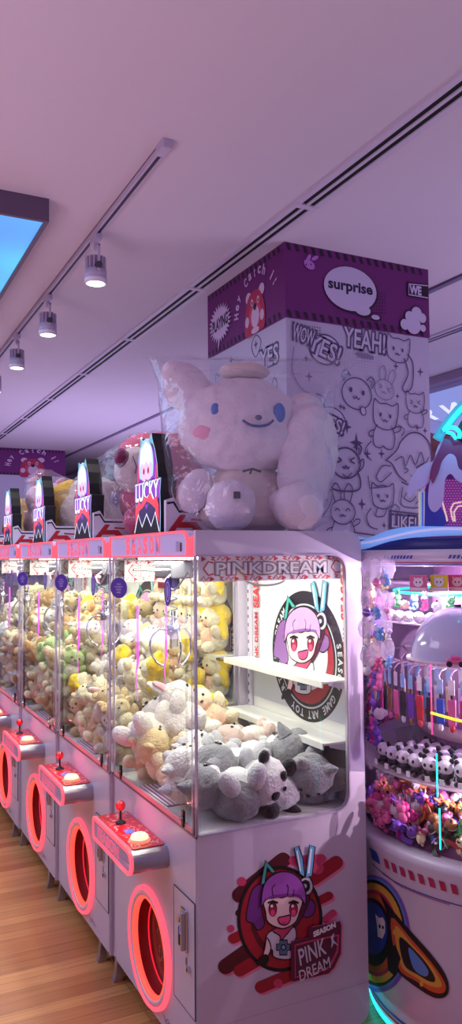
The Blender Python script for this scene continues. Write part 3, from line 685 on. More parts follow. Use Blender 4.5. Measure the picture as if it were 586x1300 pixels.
    for yy in (Y0+.10, Y1-.12):
        mb = MB(); mb.box(X0-.012, yy-.009, ZG+.005, X0-.003, yy+.009, ZG+.060, BLACK, .002); mb.cyl((X0-.02, yy, ZG+.035), (X0-.010, yy, ZG+.035), .008, CHROME); mb.build('pane_clip', fg)
    mb = MB(); mb.box(X0-.006, Y0+.008, ZG, X0-.001, Y0+.020, ZG+.09, BLACK, .001); mb.build('corner_clip', e)
    # marquee
    my0, my1 = 2.418, Y1-.004
    mo = rrect(my0, ZT-.004, my1, ZTOP+.001, (.004, .004, .006, .045), 8); mi = rrect(my0+.010, ZT+.003, my1-.006, ZTOP-.006, (.004, .004, .004, .038), 8)
    MQ = mat('marquee_lilac', (180, 164, 206), .4, emit=.28)
    mb = MB(); mb.prism(mo, lambda y, z: (X0-.012, y, z), lambda y, z: (X0+.014, y, z), MQ); mq = mb.build('marquee', e)
    mb = MB(); mb.ringprism(mo, mi, lambda y, z: (X0-.020, y, z), lambda y, z: (X0-.010, y, z), NEON)
    mb.prism([(X0-.018, ZT-.004), (X0+.012, ZT-.004), (X0+.012, ZTOP-.012), (X0-.018, ZTOP-.03)], lambda x, z: (x, my0-.007, z), lambda x, z: (x, my0+.001, z), NEON); mb.build('neon_outline', mq)
    a = Art(lambda u, v, h: (X0-.012-h, u, v))
    for i, ch in enumerate('SEASON'):
        yy = 3.035-i*.066
        a.text(ch, yy, 1.797, .050, .068, NEONT, .06, flip=-1, up=0)
    a.up()
    for i, ch in enumerate('SEASON'): a.text(ch, 3.035-i*.066, 1.797, .034, .052, MQ, -.045, flip=-1, up=0)
    a.up()
    for k in range(6): a.stroke([(2.50, 1.773+k*.006), (2.53, 1.773+k*.006)], .0018, I['plum'])
    a.poly([(2.478, 1.77), (2.494, 1.77), (2.494, 1.80), (2.478, 1.80)], I['plum']); a.build('lettering', mq)
    # stickers on the pane
    DP = ink('sticker_purple', (78, 44, 150)); LP = ink('sticker_lilac', (190, 176, 236))
    mb = MB(); sn = Vector((-.8, -.6, 0)); su = Vector((-.6, .8, 0)); sc0 = Vector((X0-.035, 3.085, 0)); mb.prism([(.040*cos(t*.2094), 1.628+.042*sin(t*.2094)) for t in range(30)], lambda u, v: sc0+su*u+Vector((0, 0, v))-sn*.002, lambda u, v: sc0+su*u+Vector((0, 0, v)), DP); bd = mb.build('round_badge', fg)
    a = Art(lambda u, v, h: sc0+su*(u-3.085)+sn*h+Vector((0, 0, v)))
    a.text('YOUR', 3.085, 1.643, .022, .006, LP, .02, flip=-1); a.text('FAVORITE', 3.085, 1.632, .036, .006, LP, .02, flip=-1); a.text('PRIZE', 3.085, 1.621, .024, .006, LP, .02, flip=-1); a.text('HERE', 3.085, 1.610, .02, .006, LP, .02, flip=-1); a.build('badge_print', bd)
    a = Art(lambda u, v, h: (X0-.0055-h, u, v)); a.ell(2.625, 1.628, .034, .050, DP, 0, 30); a.ell(2.625, 1.628, .020, .038, LP, 0, 30); a.ell(2.625, 1.628, .014, .031, DP, 0, 30); a.ell(2.625, 1.628, .006, .022, LP, 0, 20); a.build('oval_sticker', fg)
    # side emblem
    if True:
        cf = lambda x, y: (lambda p: (p.x, p.z))(U(260+x/3.084, 1060+y/3.084, 'y', Y0))
        a = Art(lambda u, v, h: (u, Y0-h, v))
        caps = [((135, 235), (305, 98), 30, 'maroon'), ((345, 100), (455, 92), 18, 'rose'), ((425, 170), (512, 108), 27, 'red'), ((80, 515), (185, 440), 30, 'maroon'), ((135, 530), (205, 490), 24, 'red'), ((218, 595), (340, 545), 24, 'red'), ((450, 255), (484, 238), 17, 'red'), ((110, 405), (165, 380), 20, 'red'), ((132, 305), (160, 290), 14, 'maroon'), ((470, 330), (500, 305), 14, 'rose')]
        for p_, q_, r_, m_ in caps: a.poly([cf(x+8, y+8) for x, y in capsule(p_, q_, r_)], I['pinkline'], 0)
        a.up()
        for p_, q_, r_, m_ in caps: a.poly([cf(x, y) for x, y in capsule(p_, q_, r_)], I[m_], .3)
        for x, y, r_ in ((143, 182, 18), (285, 580, 18), (100, 366, 15), (440, 130, 24)): a.poly([cf(*p) for p in capsule((x, y), (x+.1, y), r_)], I['rose'], .3)
        a.up()
        EL_ = lambda cx, cy_, rx, ry, m_: a.poly([cf(cx+rx*cos(2*pi*k/48), cy_+ry*sin(2*pi*k/48)) for k in range(48)], I[m_])
        EL_(292, 328, 167, 208, 'black'); EL_(292, 328, 154, 193, 'red'); EL_(300, 322, 124, 160, 'maroon'); EL_(306, 306, 118, 146, 'red')
        girl(a, cf, .0044)
        P = lambda pts, m_: a.poly([cf(*p) for p in pts], I[m_])
        plate = [(332, 412), (400, 398), (398, 366), (408, 358), (522, 334), (528, 350), (526, 460), (500, 516), (478, 538), (340, 570), (330, 560)]
        P([(292+(x-292)*1.02+2, y+(y-450)*.03) for x, y in plate], 'pinkline'); P(plate, 'plum'); P([(345, 425), (408, 408), (520, 384), (516, 452), (490, 505), (470, 524), (346, 556)], 'rose'); P([(349, 430), (410, 414), (512, 392), (508, 450), (484, 500), (466, 518), (350, 550)], 'plum')
        s_ = 1/3.084*.00262
        for t, x, y, wd, ht, m_ in (('SEASON', 462, 366, 104, 22, 'white'), ('PINK', 415, 452, 122, 62, 'cloth'), ('DREAM', 424, 520, 140, 42, 'cloth')):
            c_ = cf(x, y); a.text(t, c_[0], c_[1], wd*.00090, ht*.00091, I[m_], .012 if t != 'SEASON' else .06, .16)
        P([(486, 395), (500, 378), (496, 405), (516, 430), (498, 418), (488, 440), (490, 414)], 'cloth')
        a.stroke([(X0+.02, .236), (1.30, .238), (1.715, .235)], .0012, ink('seam', (150, 136, 160)))
        a.stroke([(1.07, .239), (1.10, .232), (1.125, .237)], .003, ink('scuff', (70, 60, 84)))
        a.build('emblem', side)
    # rear wall print: oval badge, upright words
    XR = X1-.022
    rf = lambda x, y: (lambda p: (p.y, p.z))(U(330+x/4.883, 730+y/4.883, 'x', XR))
    a = Art(lambda u, v, h: (XR-h, u, v)); AW = ink('poster_white', (205, 210, 216))
    a.poly([(3.235, 1.12), (2.42, 1.12), (2.42, 1.75), (3.235, 1.75)], AW)
    oc = rf(285, 500); ocy, ocz = oc; ORY = .275; ORZ = .262
    a.ell(ocy, ocz, ORY, ORZ, I['black'], 0, 60); a.ell(ocy, ocz, ORY*.80, ORZ*.80, AW, 0, 60); a.ell(ocy, ocz, ORY*.775, ORZ*.775, I['black'], 0, 60); a.ell(ocy, ocz, ORY*.73, ORZ*.73, I['red'], 0, 60); a.ell(ocy, ocz+.015, ORY*.58, ORZ*.58, I['cloth'], 0, 60)
    def arc_text(t, a0, a1, m_=None, hgt=.03):
        for i, ch in enumerate(t):
            if ch == ' ': continue
            th = radians(a0+(a1-a0)*i/(len(t)-1)); R2 = .895
            # angle measured as the viewer sees it: 0 = right (towards -y)
            y_, z_ = ocy-ORY*R2*cos(th), ocz+ORZ*R2*sin(th)
            vs, fs = text_geo(ch, .03, 1.0)
            xa, xb = min(v[0] for v in vs), max(v[0] for v in vs); ya_, yb_ = min(v[1] for v in vs), max(v[1] for v in vs); sc_ = hgt/.72
            o = []
            for x, y in vs:
                X = (x-(xa+xb)/2)*sc_*.9; Y = (y-.36)*sc_; r_ = th-pi/2; X, Y = X*cos(r_)-Y*sin(r_), X*sin(r_)+Y*cos(r_); o.append((y_-X, z_+Y))
            a.raw(o, fs, AW)
        a.up()
    arc_text('PINK DREAM', 195, 135); arc_text('SEASON', 15, -22); arc_text('GAME ART', -38, -85); arc_text('TOY ART', 262, 212)
    girl(a, lambda x, y: rf(265+(x-300)*1.28, 195+(y-140)*1.57), .005, pal=dict(I, hair=ink('lilac_hair', (206, 156, 218)), hair2=ink('mauve_hair', (140, 92, 160))))
    for t, yy, z_, l_ in (('SEASON', 3.155, 1.62, .20), ('PINK DREAM', 3.155, 1.38, .24), ('SEASON', 2.455, 1.62, .22), ('PINK DREAM', 2.455, 1.38, .2)):
        vs, fs = text_geo(t, .04, 1.05); xa, xb = min(v[0] for v in vs), max(v[0] for v in vs)
        k_ = l_/(xb-xa); o = []; hh = (.052 if t == 'SEASON' else .03)/.72
        for x, y in vs: o.append((yy-(y-.36)*hh*(-1) if False else yy+(y-.36)*hh, z_+(x-(xa+xb)/2)*k_))
        a.raw(o, fs, BRED); a.up()
    a.build('wall_print', rear)
    # slotted uprights and shelves
    for yy in (Y0+.04, Y1-.05):
        mb = MB(); mb.box(XR-.018, yy-.012, ZG, XR-.002, yy+.012, ZT-.01, WHITE, .002)
        for k in range(22): mb.box(XR-.0195, yy-.003, .90+k*.038, XR-.0175, yy+.003, .915+k*.038, BLACK)
        mb.build('slotted_upright', rear)
    for zz in (1.292, 1.072):
        mb = MB(); mb.box(1.572, Y0+.035, zz-.004, XR-.004, Y1-.03, zz+.004, mat('shelf_white', (238, 238, 236), .4), .001)
        mb.box(1.568, Y0+.035, zz-.018, 1.574, Y1-.03, zz+.006, mat('shelf_lip', (226, 226, 220), .4), .001); sh = mb.build('shelf', e)
        for yy in (Y0+.04, Y1-.05): mb = MB(); mb.prism([(XR-.004, zz-.004), (1.60, zz-.004), (1.60, zz-.012), (XR-.004, zz-.04)], lambda x, z: (x, yy-.002, z), lambda x, z: (x, yy+.002, z), WHITE); mb.build('bracket', sh)
    banner(e, X0+.02, 1.650, Y0+.022, 1.667, ZT)
    banner(e, 1.10, 1.44, Y1-.03, 1.648, 1.740, 'small_banner')
    # white led strips, then magenta reflection streaks
    mb = MB(); mb.box(1.15, Y0+.06, ZT-.012, 1.19, Y1-.06, ZT-.002, mat('led_white', (255, 255, 246), .4, emit=4)); mb.box(1.55, Y0+.06, ZT-.012, 1.59, Y1-.06, ZT-.002, MC['led_white']); mb.build('led_strip', e)
    PK = mat('magenta_reflection', (255, 90, 246), .4, emit=1.3)  # streaks reflected in the glass, modelled as emissive tubes
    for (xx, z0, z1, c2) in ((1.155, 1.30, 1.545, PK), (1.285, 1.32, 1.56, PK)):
        mb = MB(); mb.tube([(xx, Y1-.04, z0-.16), (xx-.01, Y1-.045, z0-.05), (xx, Y1-.04, z0), (xx, Y1-.04, z1)], .0055, c2, rads=[.0015, .002, .005, .005]); mb.build('reflection_streak', e)
    # claw gantry
    for yy in (2.93, 3.09): mb = MB(); mb.cyl((X0+.03, yy, 1.70), (X1-.03, yy, 1.70), .006, CHROME, n=10); mb.build('gantry_rail', e)
    cx, cyy = 1.235, 3.01
    mb = MB(); mb.box(cx-.05, cyy-.09, 1.665, cx+.05, cyy+.09, 1.735, DGREY, .006); mb.box(cx-.02, cyy-.02, 1.62, cx+.02, cyy+.02, 1.67, BLACK, .004); mb.box(cx-.054, cyy-.05, 1.625, cx-.048, cyy+.04, 1.65, ink('red_tag', (150, 20, 40))); mb.build('carriage', e)
    mb = MB(); pts = [(cx+.0, cyy, 1.64)]
    for k in range(36): th = k*.7; pts.append((cx-.012+.026*cos(th), cyy+.026*sin(th), 1.62-k*.0045))
    mb.tube(pts, .0035, mat('cable_grey', (150, 148, 156), .4), 6); mb.build('coil_cable', e)
    mb = MB(); mb.tube(smoothpts3([(X0+.03, 2.52, 1.70), (X0+.05, 2.70, 1.63), (X0+.08, 2.86, 1.66), (cx, cyy-.03, 1.70)]), .004, mat('cable_grey'), 6); mb.tube(smoothpts3([(1.2, 2.43, 1.72), (1.3, 2.44, 1.655), (1.42, 2.44, 1.66), (1.46, 2.46, 1.73)]), .004, mat('cable_grey'), 6); mb.build('loose_cable', e)
    mb = MB(); mb.lathe([(0, 1.53), (.014, 1.53), (.014, 1.48), (.028, 1.475), (.028, 1.435), (.018, 1.43), (.018, 1.385), (0, 1.38)], (cx, cyy, 0), CHROME, 20); cl = mb.build('claw', e)
    for k in range(3):
        th = 2*pi*k/3+.4; d = Vector((cos(th), sin(th), 0)); P_ = lambda r_, z: Vector((cx, cyy, z))+d*r_
        mb = MB(); mb.tube(smoothpts3([P_(.022, 1.45), P_(.06, 1.455), P_(.095, 1.42), P_(.10, 1.37), P_(.075, 1.325), P_(.05, 1.31)]), .0045, CHROME, 8); mb.ell(P_(.048, 1.308), (.010, .010, .006), CHROME, seg=10); mb.build('prong', cl)
    # prize chute
    mb = MB(); 
    for (a_, b_, c_, d_) in ((X0+.03, 2.72, X0+.19, 2.724), (X0+.03, 3.02, X0+.19, 3.024), (X0+.188, 2.72, X0+.192, 3.024)): mb.box(a_, b_, ZG, c_, d_, ZG+.13, GLASS)
    ct = mb.build('prize_chute', e)
    mb = MB(); mb.box(X0+.03, 2.724, ZG, X0+.188, 3.02, ZG+.004, ink('chute_purple', (120, 60, 150))); 
    for k in range(9): mb.box(X0+.03+k*.0175, 2.73, ZG+.004, X0+.038+k*.0175, 3.015, ZG+.0055, I['white'])
    mb.build('chute_mat', ct)
    # casters and levelling feet
    for (xx, yy) in ((X0+.07, Y0+.08), (X0+.07, Y1-.09), (X1-.08, Y0+.08), (X1-.08, Y1-.09)):
        mb = MB(); mb.box(xx-.03, yy-.03, ZB-.012, xx+.03, yy+.03, ZB, STEEL, .002); mb.box(xx-.018, yy-.016, .03, xx+.014, yy-.013, ZB-.01, STEEL); mb.box(xx-.018, yy+.013, .03, xx+.014, yy+.016, ZB-.01, STEEL); ca = mb.build('caster', e)
        mb = MB(); mb.cyl((xx, yy-.012, .031), (xx, yy+.012, .031), .031, RUBBER, n=20); mb.build('wheel', ca)
    for yy in (Y0+.16, Y1-.02):
        mb = MB(); mb.prism([(X0-.012, 0.0), (X0+.024, 0.0), (X0+.03, .012), (X0+.026, .09), (X0+.004, .09), (X0-.002, .03)], lambda x, z: (x, yy-.02, z), lambda x, z: (x, yy+.012, z), STEEL); mb.build('levelling_foot', e)
    # inner light of the machine
    for xx, pw in ((1.2, 7.5), (1.50, 3.2)):
        l = bpy.data.lights.new('inner_light', 'AREA'); l.shape = 'RECTANGLE'; l.size = .08; l.size_y = .7; l.energy = pw; l.color = (.97, 1, .82)
        o = bpy.data.objects.new('inner_light', l); COL.objects.link(o); o.parent = e; o.location = Vector((xx, 2.826, ZT-.02))-MBASE
    for p_, pw in (((.90, 2.86, .80), .8), ((1.12, 2.70, .34), .12), ((.90, 2.86, .60), .18)):
        point('neon_glow', p_, pw, (1, .16, .22), 0, e)
    return e
def smoothpts3(pts, k=5):
    n = len(pts); out = []; pts = [Vector(p) for p in pts]
    for i in range(n-1):
        g = lambda j: pts[max(0, min(n-1, j))]; p0, p1, p2, p3 = g(i-1), g(i), g(i+1), g(i+2)
        for j in range(k):
            t = j/k; out.append(.5*((2*p1)+(-p0+p2)*t+(2*p0-5*p1+4*p2-p3)*t*t+(-p0+3*p1-3*p2+p3)*t**3))
    out.append(pts[-1]); return out
STEP = Y1-Y0+.004
NM = 5
ML = ['nearest white claw machine with large purple-haired girl emblem on its side', 'second claw machine from the near end, pink neon ring low on its front', 'third claw machine from the near end of the row', 'fourth claw machine from the near end, its neon ring half in view', 'farthest claw machine, only a sliver at the left photo edge']
mach = make_machine(); index_children(); MO = []
for i in range(NM):
    o = mach if i == 0 else copy_tree(mach)
    o.location = MBASE+Vector((-.012*i, STEP*i, 0)); MO.append(Vector((-.012*i, STEP*i, 0)))
    tag(o, ML[i], 'claw machine', 'row of claw machines along the aisle')
# ------------------------------------------------------------------ toppers
G_ = lambda n, rgb, e=.9: mat('lit_'+n, rgb, .4, emit=e)
LP_ = dict(w=G_('white', (236, 240, 255), 1.0), cy=G_('cyan', (176, 214, 252), .95), pu=G_('purple', (142, 40, 196), .9), red=G_('red', (244, 62, 78), .95), nv=G_('navy', (52, 34, 96), .7), fl=G_('face', (226, 200, 240), .9), bk=BLACK, or_=G_('orange', (250, 110, 90), .9), tl=G_('teal', (110, 190, 200), .9))
def make_lucky():
    yc, zb, Wd, Hh = 2.872, 1.841, .275, .388
    e = empty('lucky_sign', (1.13, yc, zb))
    f = lambda u, v: (yc+Wd/2-u*Wd, zb+v*Hh)
    OUT = [(0, 0), (.02, .3), (-.02, .52), (.08, .535), (.10, .7), (.15, .84), (.22, .90), (.22, .985), (.33, .95), (.45, .965), (.58, .95), (.66, 1.0), (.70, .93), (.80, .82), (.88, .68), (.90, .545), (1.02, .53), (.985, .4), (1.0, .2), (.985, 0)]
    XS, XB = 1.072, 1.134
    g = lambda d: (lambda y, z: (d, y, z))
    mb = MB(); mb.prism([f(*p) for p in OUT], g(XS), g(XB), BLACK); box = mb.build('light_box', e)
    a = Art(lambda u, v, h: (XS-h, u, v), lift=.001, step=.0002)
    sh = lambda k: [(.5+(x-.5)*k, .5+(y-.5)*k) for x, y in OUT]
    P = lambda pts, m_, sm=False: a.poly(smoothpts([f(*p) for p in pts], True, 4) if sm else [f(*p) for p in pts], LP_[m_])
    P(sh(1.0), 'cy'); P(sh(.965), 'nv'); P([(.08, .5), (.10, .68), (.16, .8), (.3, .9), (.62, .9), (.78, .8), (.86, .66), (.86, .5)], 'pu')
    P([(.08, .5), (.10, .68), (.13, .74), (.15, .5)], 'red'); P([(.80, .5), (.83, .70), (.86, .66), (.86, .5)], 'red')
    P([(.22, .88), (.22, .975), (.34, .93)], 'tl'); P([(.56, .93), (.67, .985), (.72, .88)], 'tl')
    P([(.18, .6), (.18, .78), (.26, .9), (.45, .955), (.62, .9), (.73, .78), (.74, .62), (.66, .56), (.27, .56)], 'cy', True)
    P([(.27, .58), (.25, .70), (.32, .74), (.6, .74), (.67, .70), (.66, .58), (.55, .51), (.46, .49), (.37, .51)], 'fl', True)
    P([(.20, .68), (.24, .86), (.45, .93), (.66, .86), (.72, .68), (.64, .73), (.57, .69), (.46, .735), (.36, .69), (.28, .73)], 'w')
    for x in (.37, .55):
        a.poly([(f(x, .635)[0]+.011*cos(t*.5236), f(x, .635)[1]+.014*sin(t*.5236)) for t in range(12)], LP_['red']); a.poly([(f(x, .63)[0]+.006*cos(t*.5236), f(x, .63)[1]+.009*sin(t*.5236)) for t in range(12)], LP_['nv'])
    a.stroke([f(.42, .555), f(.46, .545), f(.50, .555)], .003, LP_['red'])
    P([(-.01, .515), (.0, .34), (.5, .29), (.98, .34), (1.01, .52)], 'pu'); a.stroke([f(.0, .512), f(1.0, .522)], .005, LP_['w']); a.up()
    c_ = f(.5, .43); a.text('LUCKY', c_[0], c_[1], .265, .088, LP_['nv'], .07, flip=-1); a.text('LUCKY', c_[0], c_[1], .255, .076, LP_['w'], .03, flip=-1)
    P([(.03, .26), (.16, .34), (.28, .30), (.40, .38), (.52, .36), (.64, .41), (.76, .33), (.88, .36), (.96, .27), (.97, .10), (.84, .2), (.68, .08), (.5, .2), (.32, .08), (.18, .2), (.03, .10)], 'red')
    P([(.18, .24), (.34, .27), (.5, .33), (.68, .29), (.84, .24), (.84, .2), (.68, .08), (.5, .2), (.32, .08), (.18, .2)], 'nv'); P([(.43, .29), (.57, .30), (.5, .24)], 'pu')
    P([(.0, .03), (.16, .21), (.32, .08), (.5, .2), (.68, .08), (.84, .21), (1, .03), (1, -0), (0, -0)], 'bk')
    a.stroke([f(.0, .02), f(.16, .205), f(.32, .075), (f(.5, .2)), f(.68, .075), f(.84, .205), f(.985, .02)], .008, LP_['w']); a.up()
    a.build('lit_face', box)
    l = bpy.data.lights.new('sign_glow', 'POINT'); l.energy = .5; l.color = (.85, .7, 1); l.shadow_soft_size = .1; l.shadow_soft_size = 0; o = bpy.data.objects.new('sign_glow', l); COL.objects.link(o); o.parent = e; o.location = (-.2, 0, .2)
    return e
def make_plate():
    yb, zb = 2.672, 1.841; e = empty('zigzag_plate', (1.25, yb, zb))
    S_ = lambda x, z: (1.075+x, z+zb)
    OUT = [(0, 0), (-.0, .135), (.045, .125), (.07, .105), (.16, .105), (.23, .035), (.40, 0)]
    OUT = [(0, 0), (0, .12), (.03, .13), (.055, .092), (.165, .092), (.2, .06), (.365, 0)]
    mb = MB(); mb.prism([S_(*p) for p in OUT], lambda x, z: (x, yb, z), lambda x, z: (x, yb+.02, z), WHITE); pl = mb.build('board', e)
    a = Art(lambda u, v, h: (u, yb-h, v)); R2 = ink('plate_red', (180, 26, 40))
    a.stroke([S_(*p) for p in ((.004, .108), (.03, .112), (.052, .078), (.16, .078), (.21, .04), (.315, .006))], .009, I['black'])
    a.up(); a.stroke([S_(*p) for p in ((.10, .05), (.19, .045), (.26, .004))], .008, R2)
    a.poly([S_(*p) for p in ((.005, .002), (.055, .066), (.08, .066), (.062, .04), (.12, .04), (.155, .002), (.12, .002), (.10, .018), (.042, .018), (.032, .002))], R2)
    a.build('board_print', pl); return e
lk = make_lucky(); plt = make_plate(); index_children()
LL = ['largest lit LUCKY sign with silver-haired girl, nearest in the row', 'second nearest lit LUCKY sign, in front of the bagged pink bear', 'third nearest lit LUCKY sign beside the blue-eyed bagged plush', 'fourth lit LUCKY sign from the near end, small and near the left edge', 'farthest lit LUCKY sign, at the left photo edge']
PLB = ['white and red zigzag plate at the foot of the huge white bagged plush', 'white and red zigzag plate between the two largest LUCKY signs', 'white and red zigzag plate left of the second largest LUCKY sign', 'small white and red zigzag plate between the third and fourth LUCKY signs', 'farthest white and red zigzag plate on the machine at the left edge']
for i in range(NM):
    o = lk if i == 0 else copy_tree(lk); o.location = lk.location if i == 0 else Vector((1.13, 2.855, 1.841))+MO[i]; tag(o, LL[i], 'sign', 'lit LUCKY signs on top of the claw machines')
    o = plt if i == 0 else copy_tree(plt); o.location = Vector((1.25, 2.69, 1.841))+MO[i]; tag(o, PLB[i], 'sign plate', 'zigzag plates on top of the claw machines')
# ------------------------------------------------------------------ soft toys
def blob(balls, parent, name, voxel=.012, fuzz=.0, seed=0):
    "balls: (centre, radii, rotation or None, material) fused into one smooth stuffed shape"
    bm = bmesh.new()
    for c, r, rot, m_ in balls:
        b = bmesh.new(); bmesh.ops.create_icosphere(b, subdivisions=3, radius=1); R = Euler(rot).to_matrix() if rot else Matrix.Identity(3)
        for v in b.verts: v.co = Vector(c)+R @ Vector((v.co.x*r[0], v.co.y*r[1], v.co.z*r[2]))
        vm = [bm.verts.new(v.co) for v in b.verts]; b.verts.index_update()
        for f in b.faces: bm.faces.new([vm[v.index] for v in f.verts])
        b.free()
    me = bpy.data.meshes.new(name); bm.to_mesh(me); bm.free()
    o = bpy.data.objects.new(name, me); COL.objects.link(o)
    md = o.modifiers.new('r', 'REMESH'); md.mode = 'VOXEL'; md.voxel_size = voxel
    sm = o.modifiers.new('s', 'SMOOTH'); sm.iterations = 6; sm.factor = .5
    m2 = bpy.data.meshes.new_from_object(o.evaluated_get(bpy.context.evaluated_depsgraph_get())); bpy.data.objects.remove(o); bpy.data.meshes.remove(me)
    mats = []
    for q in balls:
        if q[3] not in mats: mats.append(q[3])
    for q in mats: m2.materials.append(q)
    inv = [(Vector(c), (Euler(rot).to_matrix().inverted() if rot else None), r) for c, r, rot, m_ in balls]
    for v in m2.vertices:
        if fuzz: v.co += v.normal*fuzz*noise.noise(v.co*28+Vector((seed, 0, 0)))+v.normal*fuzz*.8*noise.noise(v.co*75)
    if len(mats) > 1:
        for p in m2.polygons:
            best = None; k = 0
            for i, (c, R, r) in enumerate(inv):
                d = p.center-c; d = R @ d if R else d
                q = (d.x/r[0])**2+(d.y/r[1])**2+(d.z/r[2])**2
                if best is None or q < best: best = q; k = i
            p.material_index = mats.index(balls[k][3])
    for p in m2.polygons: p.use_smooth = True
    o = bpy.data.objects.new(name, m2); COL.objects.link(o)
    if parent: o.parent = parent
    return o
F = dict(white=fur('plush_white', (236, 228, 222)), cream=fur('plush_cream', (240, 228, 196)), yellow=fur('plush_yellow', (250, 214, 40)), pink=fur('plush_pink', (240, 176, 186)), peach=fur('plush_peach', (238, 196, 168)),
         grey=fur('plush_grey', (150, 150, 156)), lgrey=fur('plush_light_grey', (205, 204, 210)), black=fur('plush_black', (26, 22, 32)), brown=fur('plush_brown', (206, 164, 112)), tan=fur('plush_tan', (232, 206, 160)), beige=fur('plush_beige', (214, 188, 180)), snow=fur('plush_snow', (240, 238, 240)), olive=fur('plush_olive', (178, 172, 118)), mint=fur('plush_mint', (196, 220, 150)))
EYE_ = mat('toy_eye', (20, 14, 18), .1, coat=1)
def ball_part(name, parent, c, r, m_, rot=None, seg=14, na=0):
    mb = MB(); mb.ell(c, r, m_, rot, seg, noise_amp=na); return mb.build(name, parent)
def make_plush(name, kind, c1, c2=None, c3=None):
    "upright seated toy about 0.24 m tall, facing -y"
    c1 = F[c1]; c2 = F[c2] if c2 else c1; c3 = F[c3] if c3 else c1
    e = empty(name, (0, 0, 0))
    blob([((0, .005, .078), (.078, .070, .082), None, c1), ((0, -.030, .075), (.056, .052, .064), None, c2)], e, 'body', .008, .005)
    blob([((0, -.008, .178), (.080, .068, .064), None, c1), ((0, -.046, .164), (.044, .032, .034), None, c2)], e, 'head', .008, .004)
    for sx in (-1, 1):
        ball_part('arm', e, (sx*.072, -.03, .110), (.026, .030, .048), c3, (.6, sx*.5, 0)); ball_part('leg', e, (sx*.048, -.066, .030), (.030, .044, .030), c3, (0, 0, sx*.3))
        ball_part('eye', e, (sx*.030, -.071, .186), (.0065, .005, .0075), EYE_, seg=8)
        if kind == 'bunny': ball_part('ear', e, (sx*.062, .012, .205), (.024, .014, .070), F['white'], (0, sx*1.35, sx*.3)); ball_part('ear_lining', e, (sx*.066, -.002, .203), (.018, .008, .058), F['pink'], (0, sx*1.35, sx*.3))
        elif kind == 'cat': mb = MB(); mb.cyl((sx*.046, 0, .222), (sx*.064, .0, .262), .026, c1, r1=.004, n=10); mb.build('ear', e)
        elif kind == 'bear': ball_part('ear', e, (sx*.058, .0, .232), (.024, .014, .024), c1)
        elif kind == 'panda': ball_part('ear', e, (sx*.060, .0, .230), (.024, .016, .024), F['black']); ball_part('eye_patch', e, (sx*.032, -.066, .184), (.017, .010, .020), F['black'], (0, sx*.5, 0))
    ball_part('nose', e, (0, -.080, .170), (.009, .006, .006), EYE_, seg=8)
    if kind == 'hood':
        blob([((0, .020, .190), (.090, .072, .072), None, F['yellow']), ((-.07, .0, .13), (.026, .03, .07), (0, .4, 0), F['yellow']), ((.075, .01, .13), (.026, .03, .07), (0, -.4, 0), F['yellow']), ((0, .03, .25), (.04, .03, .035), None, F['yellow'])], e, 'hood', .010, .006)
    if kind in ('cat', 'bear', 'bunny'): ball_part('tail', e, (0, .078, .06), (.026, .03, .026) if kind != 'cat' else (.018, .06, .018), c1, (.5, 0, 0))
    return e
PK_ = {}
for key, args in dict(bunny=('bunny_plush', 'bunny', 'white'), hood=('hooded_plush', 'hood', 'cream', 'peach'), cat=('cat_plush', 'cat', 'grey', 'snow', 'lgrey'), panda=('panda_plush', 'panda', 'snow', None, 'black'),
                      bear=('bear_plush', 'bear', 'tan', 'cream'), brown=('bear_plush', 'bear', 'brown', 'tan'), cream=('bear_plush', 'bear', 'cream'), pinkb=('bear_plush', 'bear', 'beige', 'white', 'beige'), wcat=('cat_plush', 'cat', 'snow', 'white', 'lgrey'), olive=('bear_plush', 'bear', 'olive', 'cream'), mint=('bear_plush', 'bear', 'mint', 'white')).items():
    PK_[key] = [make_plush(*args), False]
index_children()
def put(key, loc, rot, s=1.0, label=None, group=None, cat='soft toy'):
    o, used = PK_[key]; c = o if not used else copy_tree(o); PK_[key][1] = True
    c.location = loc; c.rotation_euler = rot; c.scale = (s, s, s); tag(c, label, cat, group); return c
def putc(key, ctr, rot, s, **k):
    "place by the toy's centre"
    R = Euler(rot).to_matrix(); return put(key, Vector(ctr)-R @ Vector((0, -.005, .12))*s, rot, s, **k)
def at(px, py, y): return U(px, py, 'y', y)
g1 = 'toys in the nearest claw machine'
R_ = radians
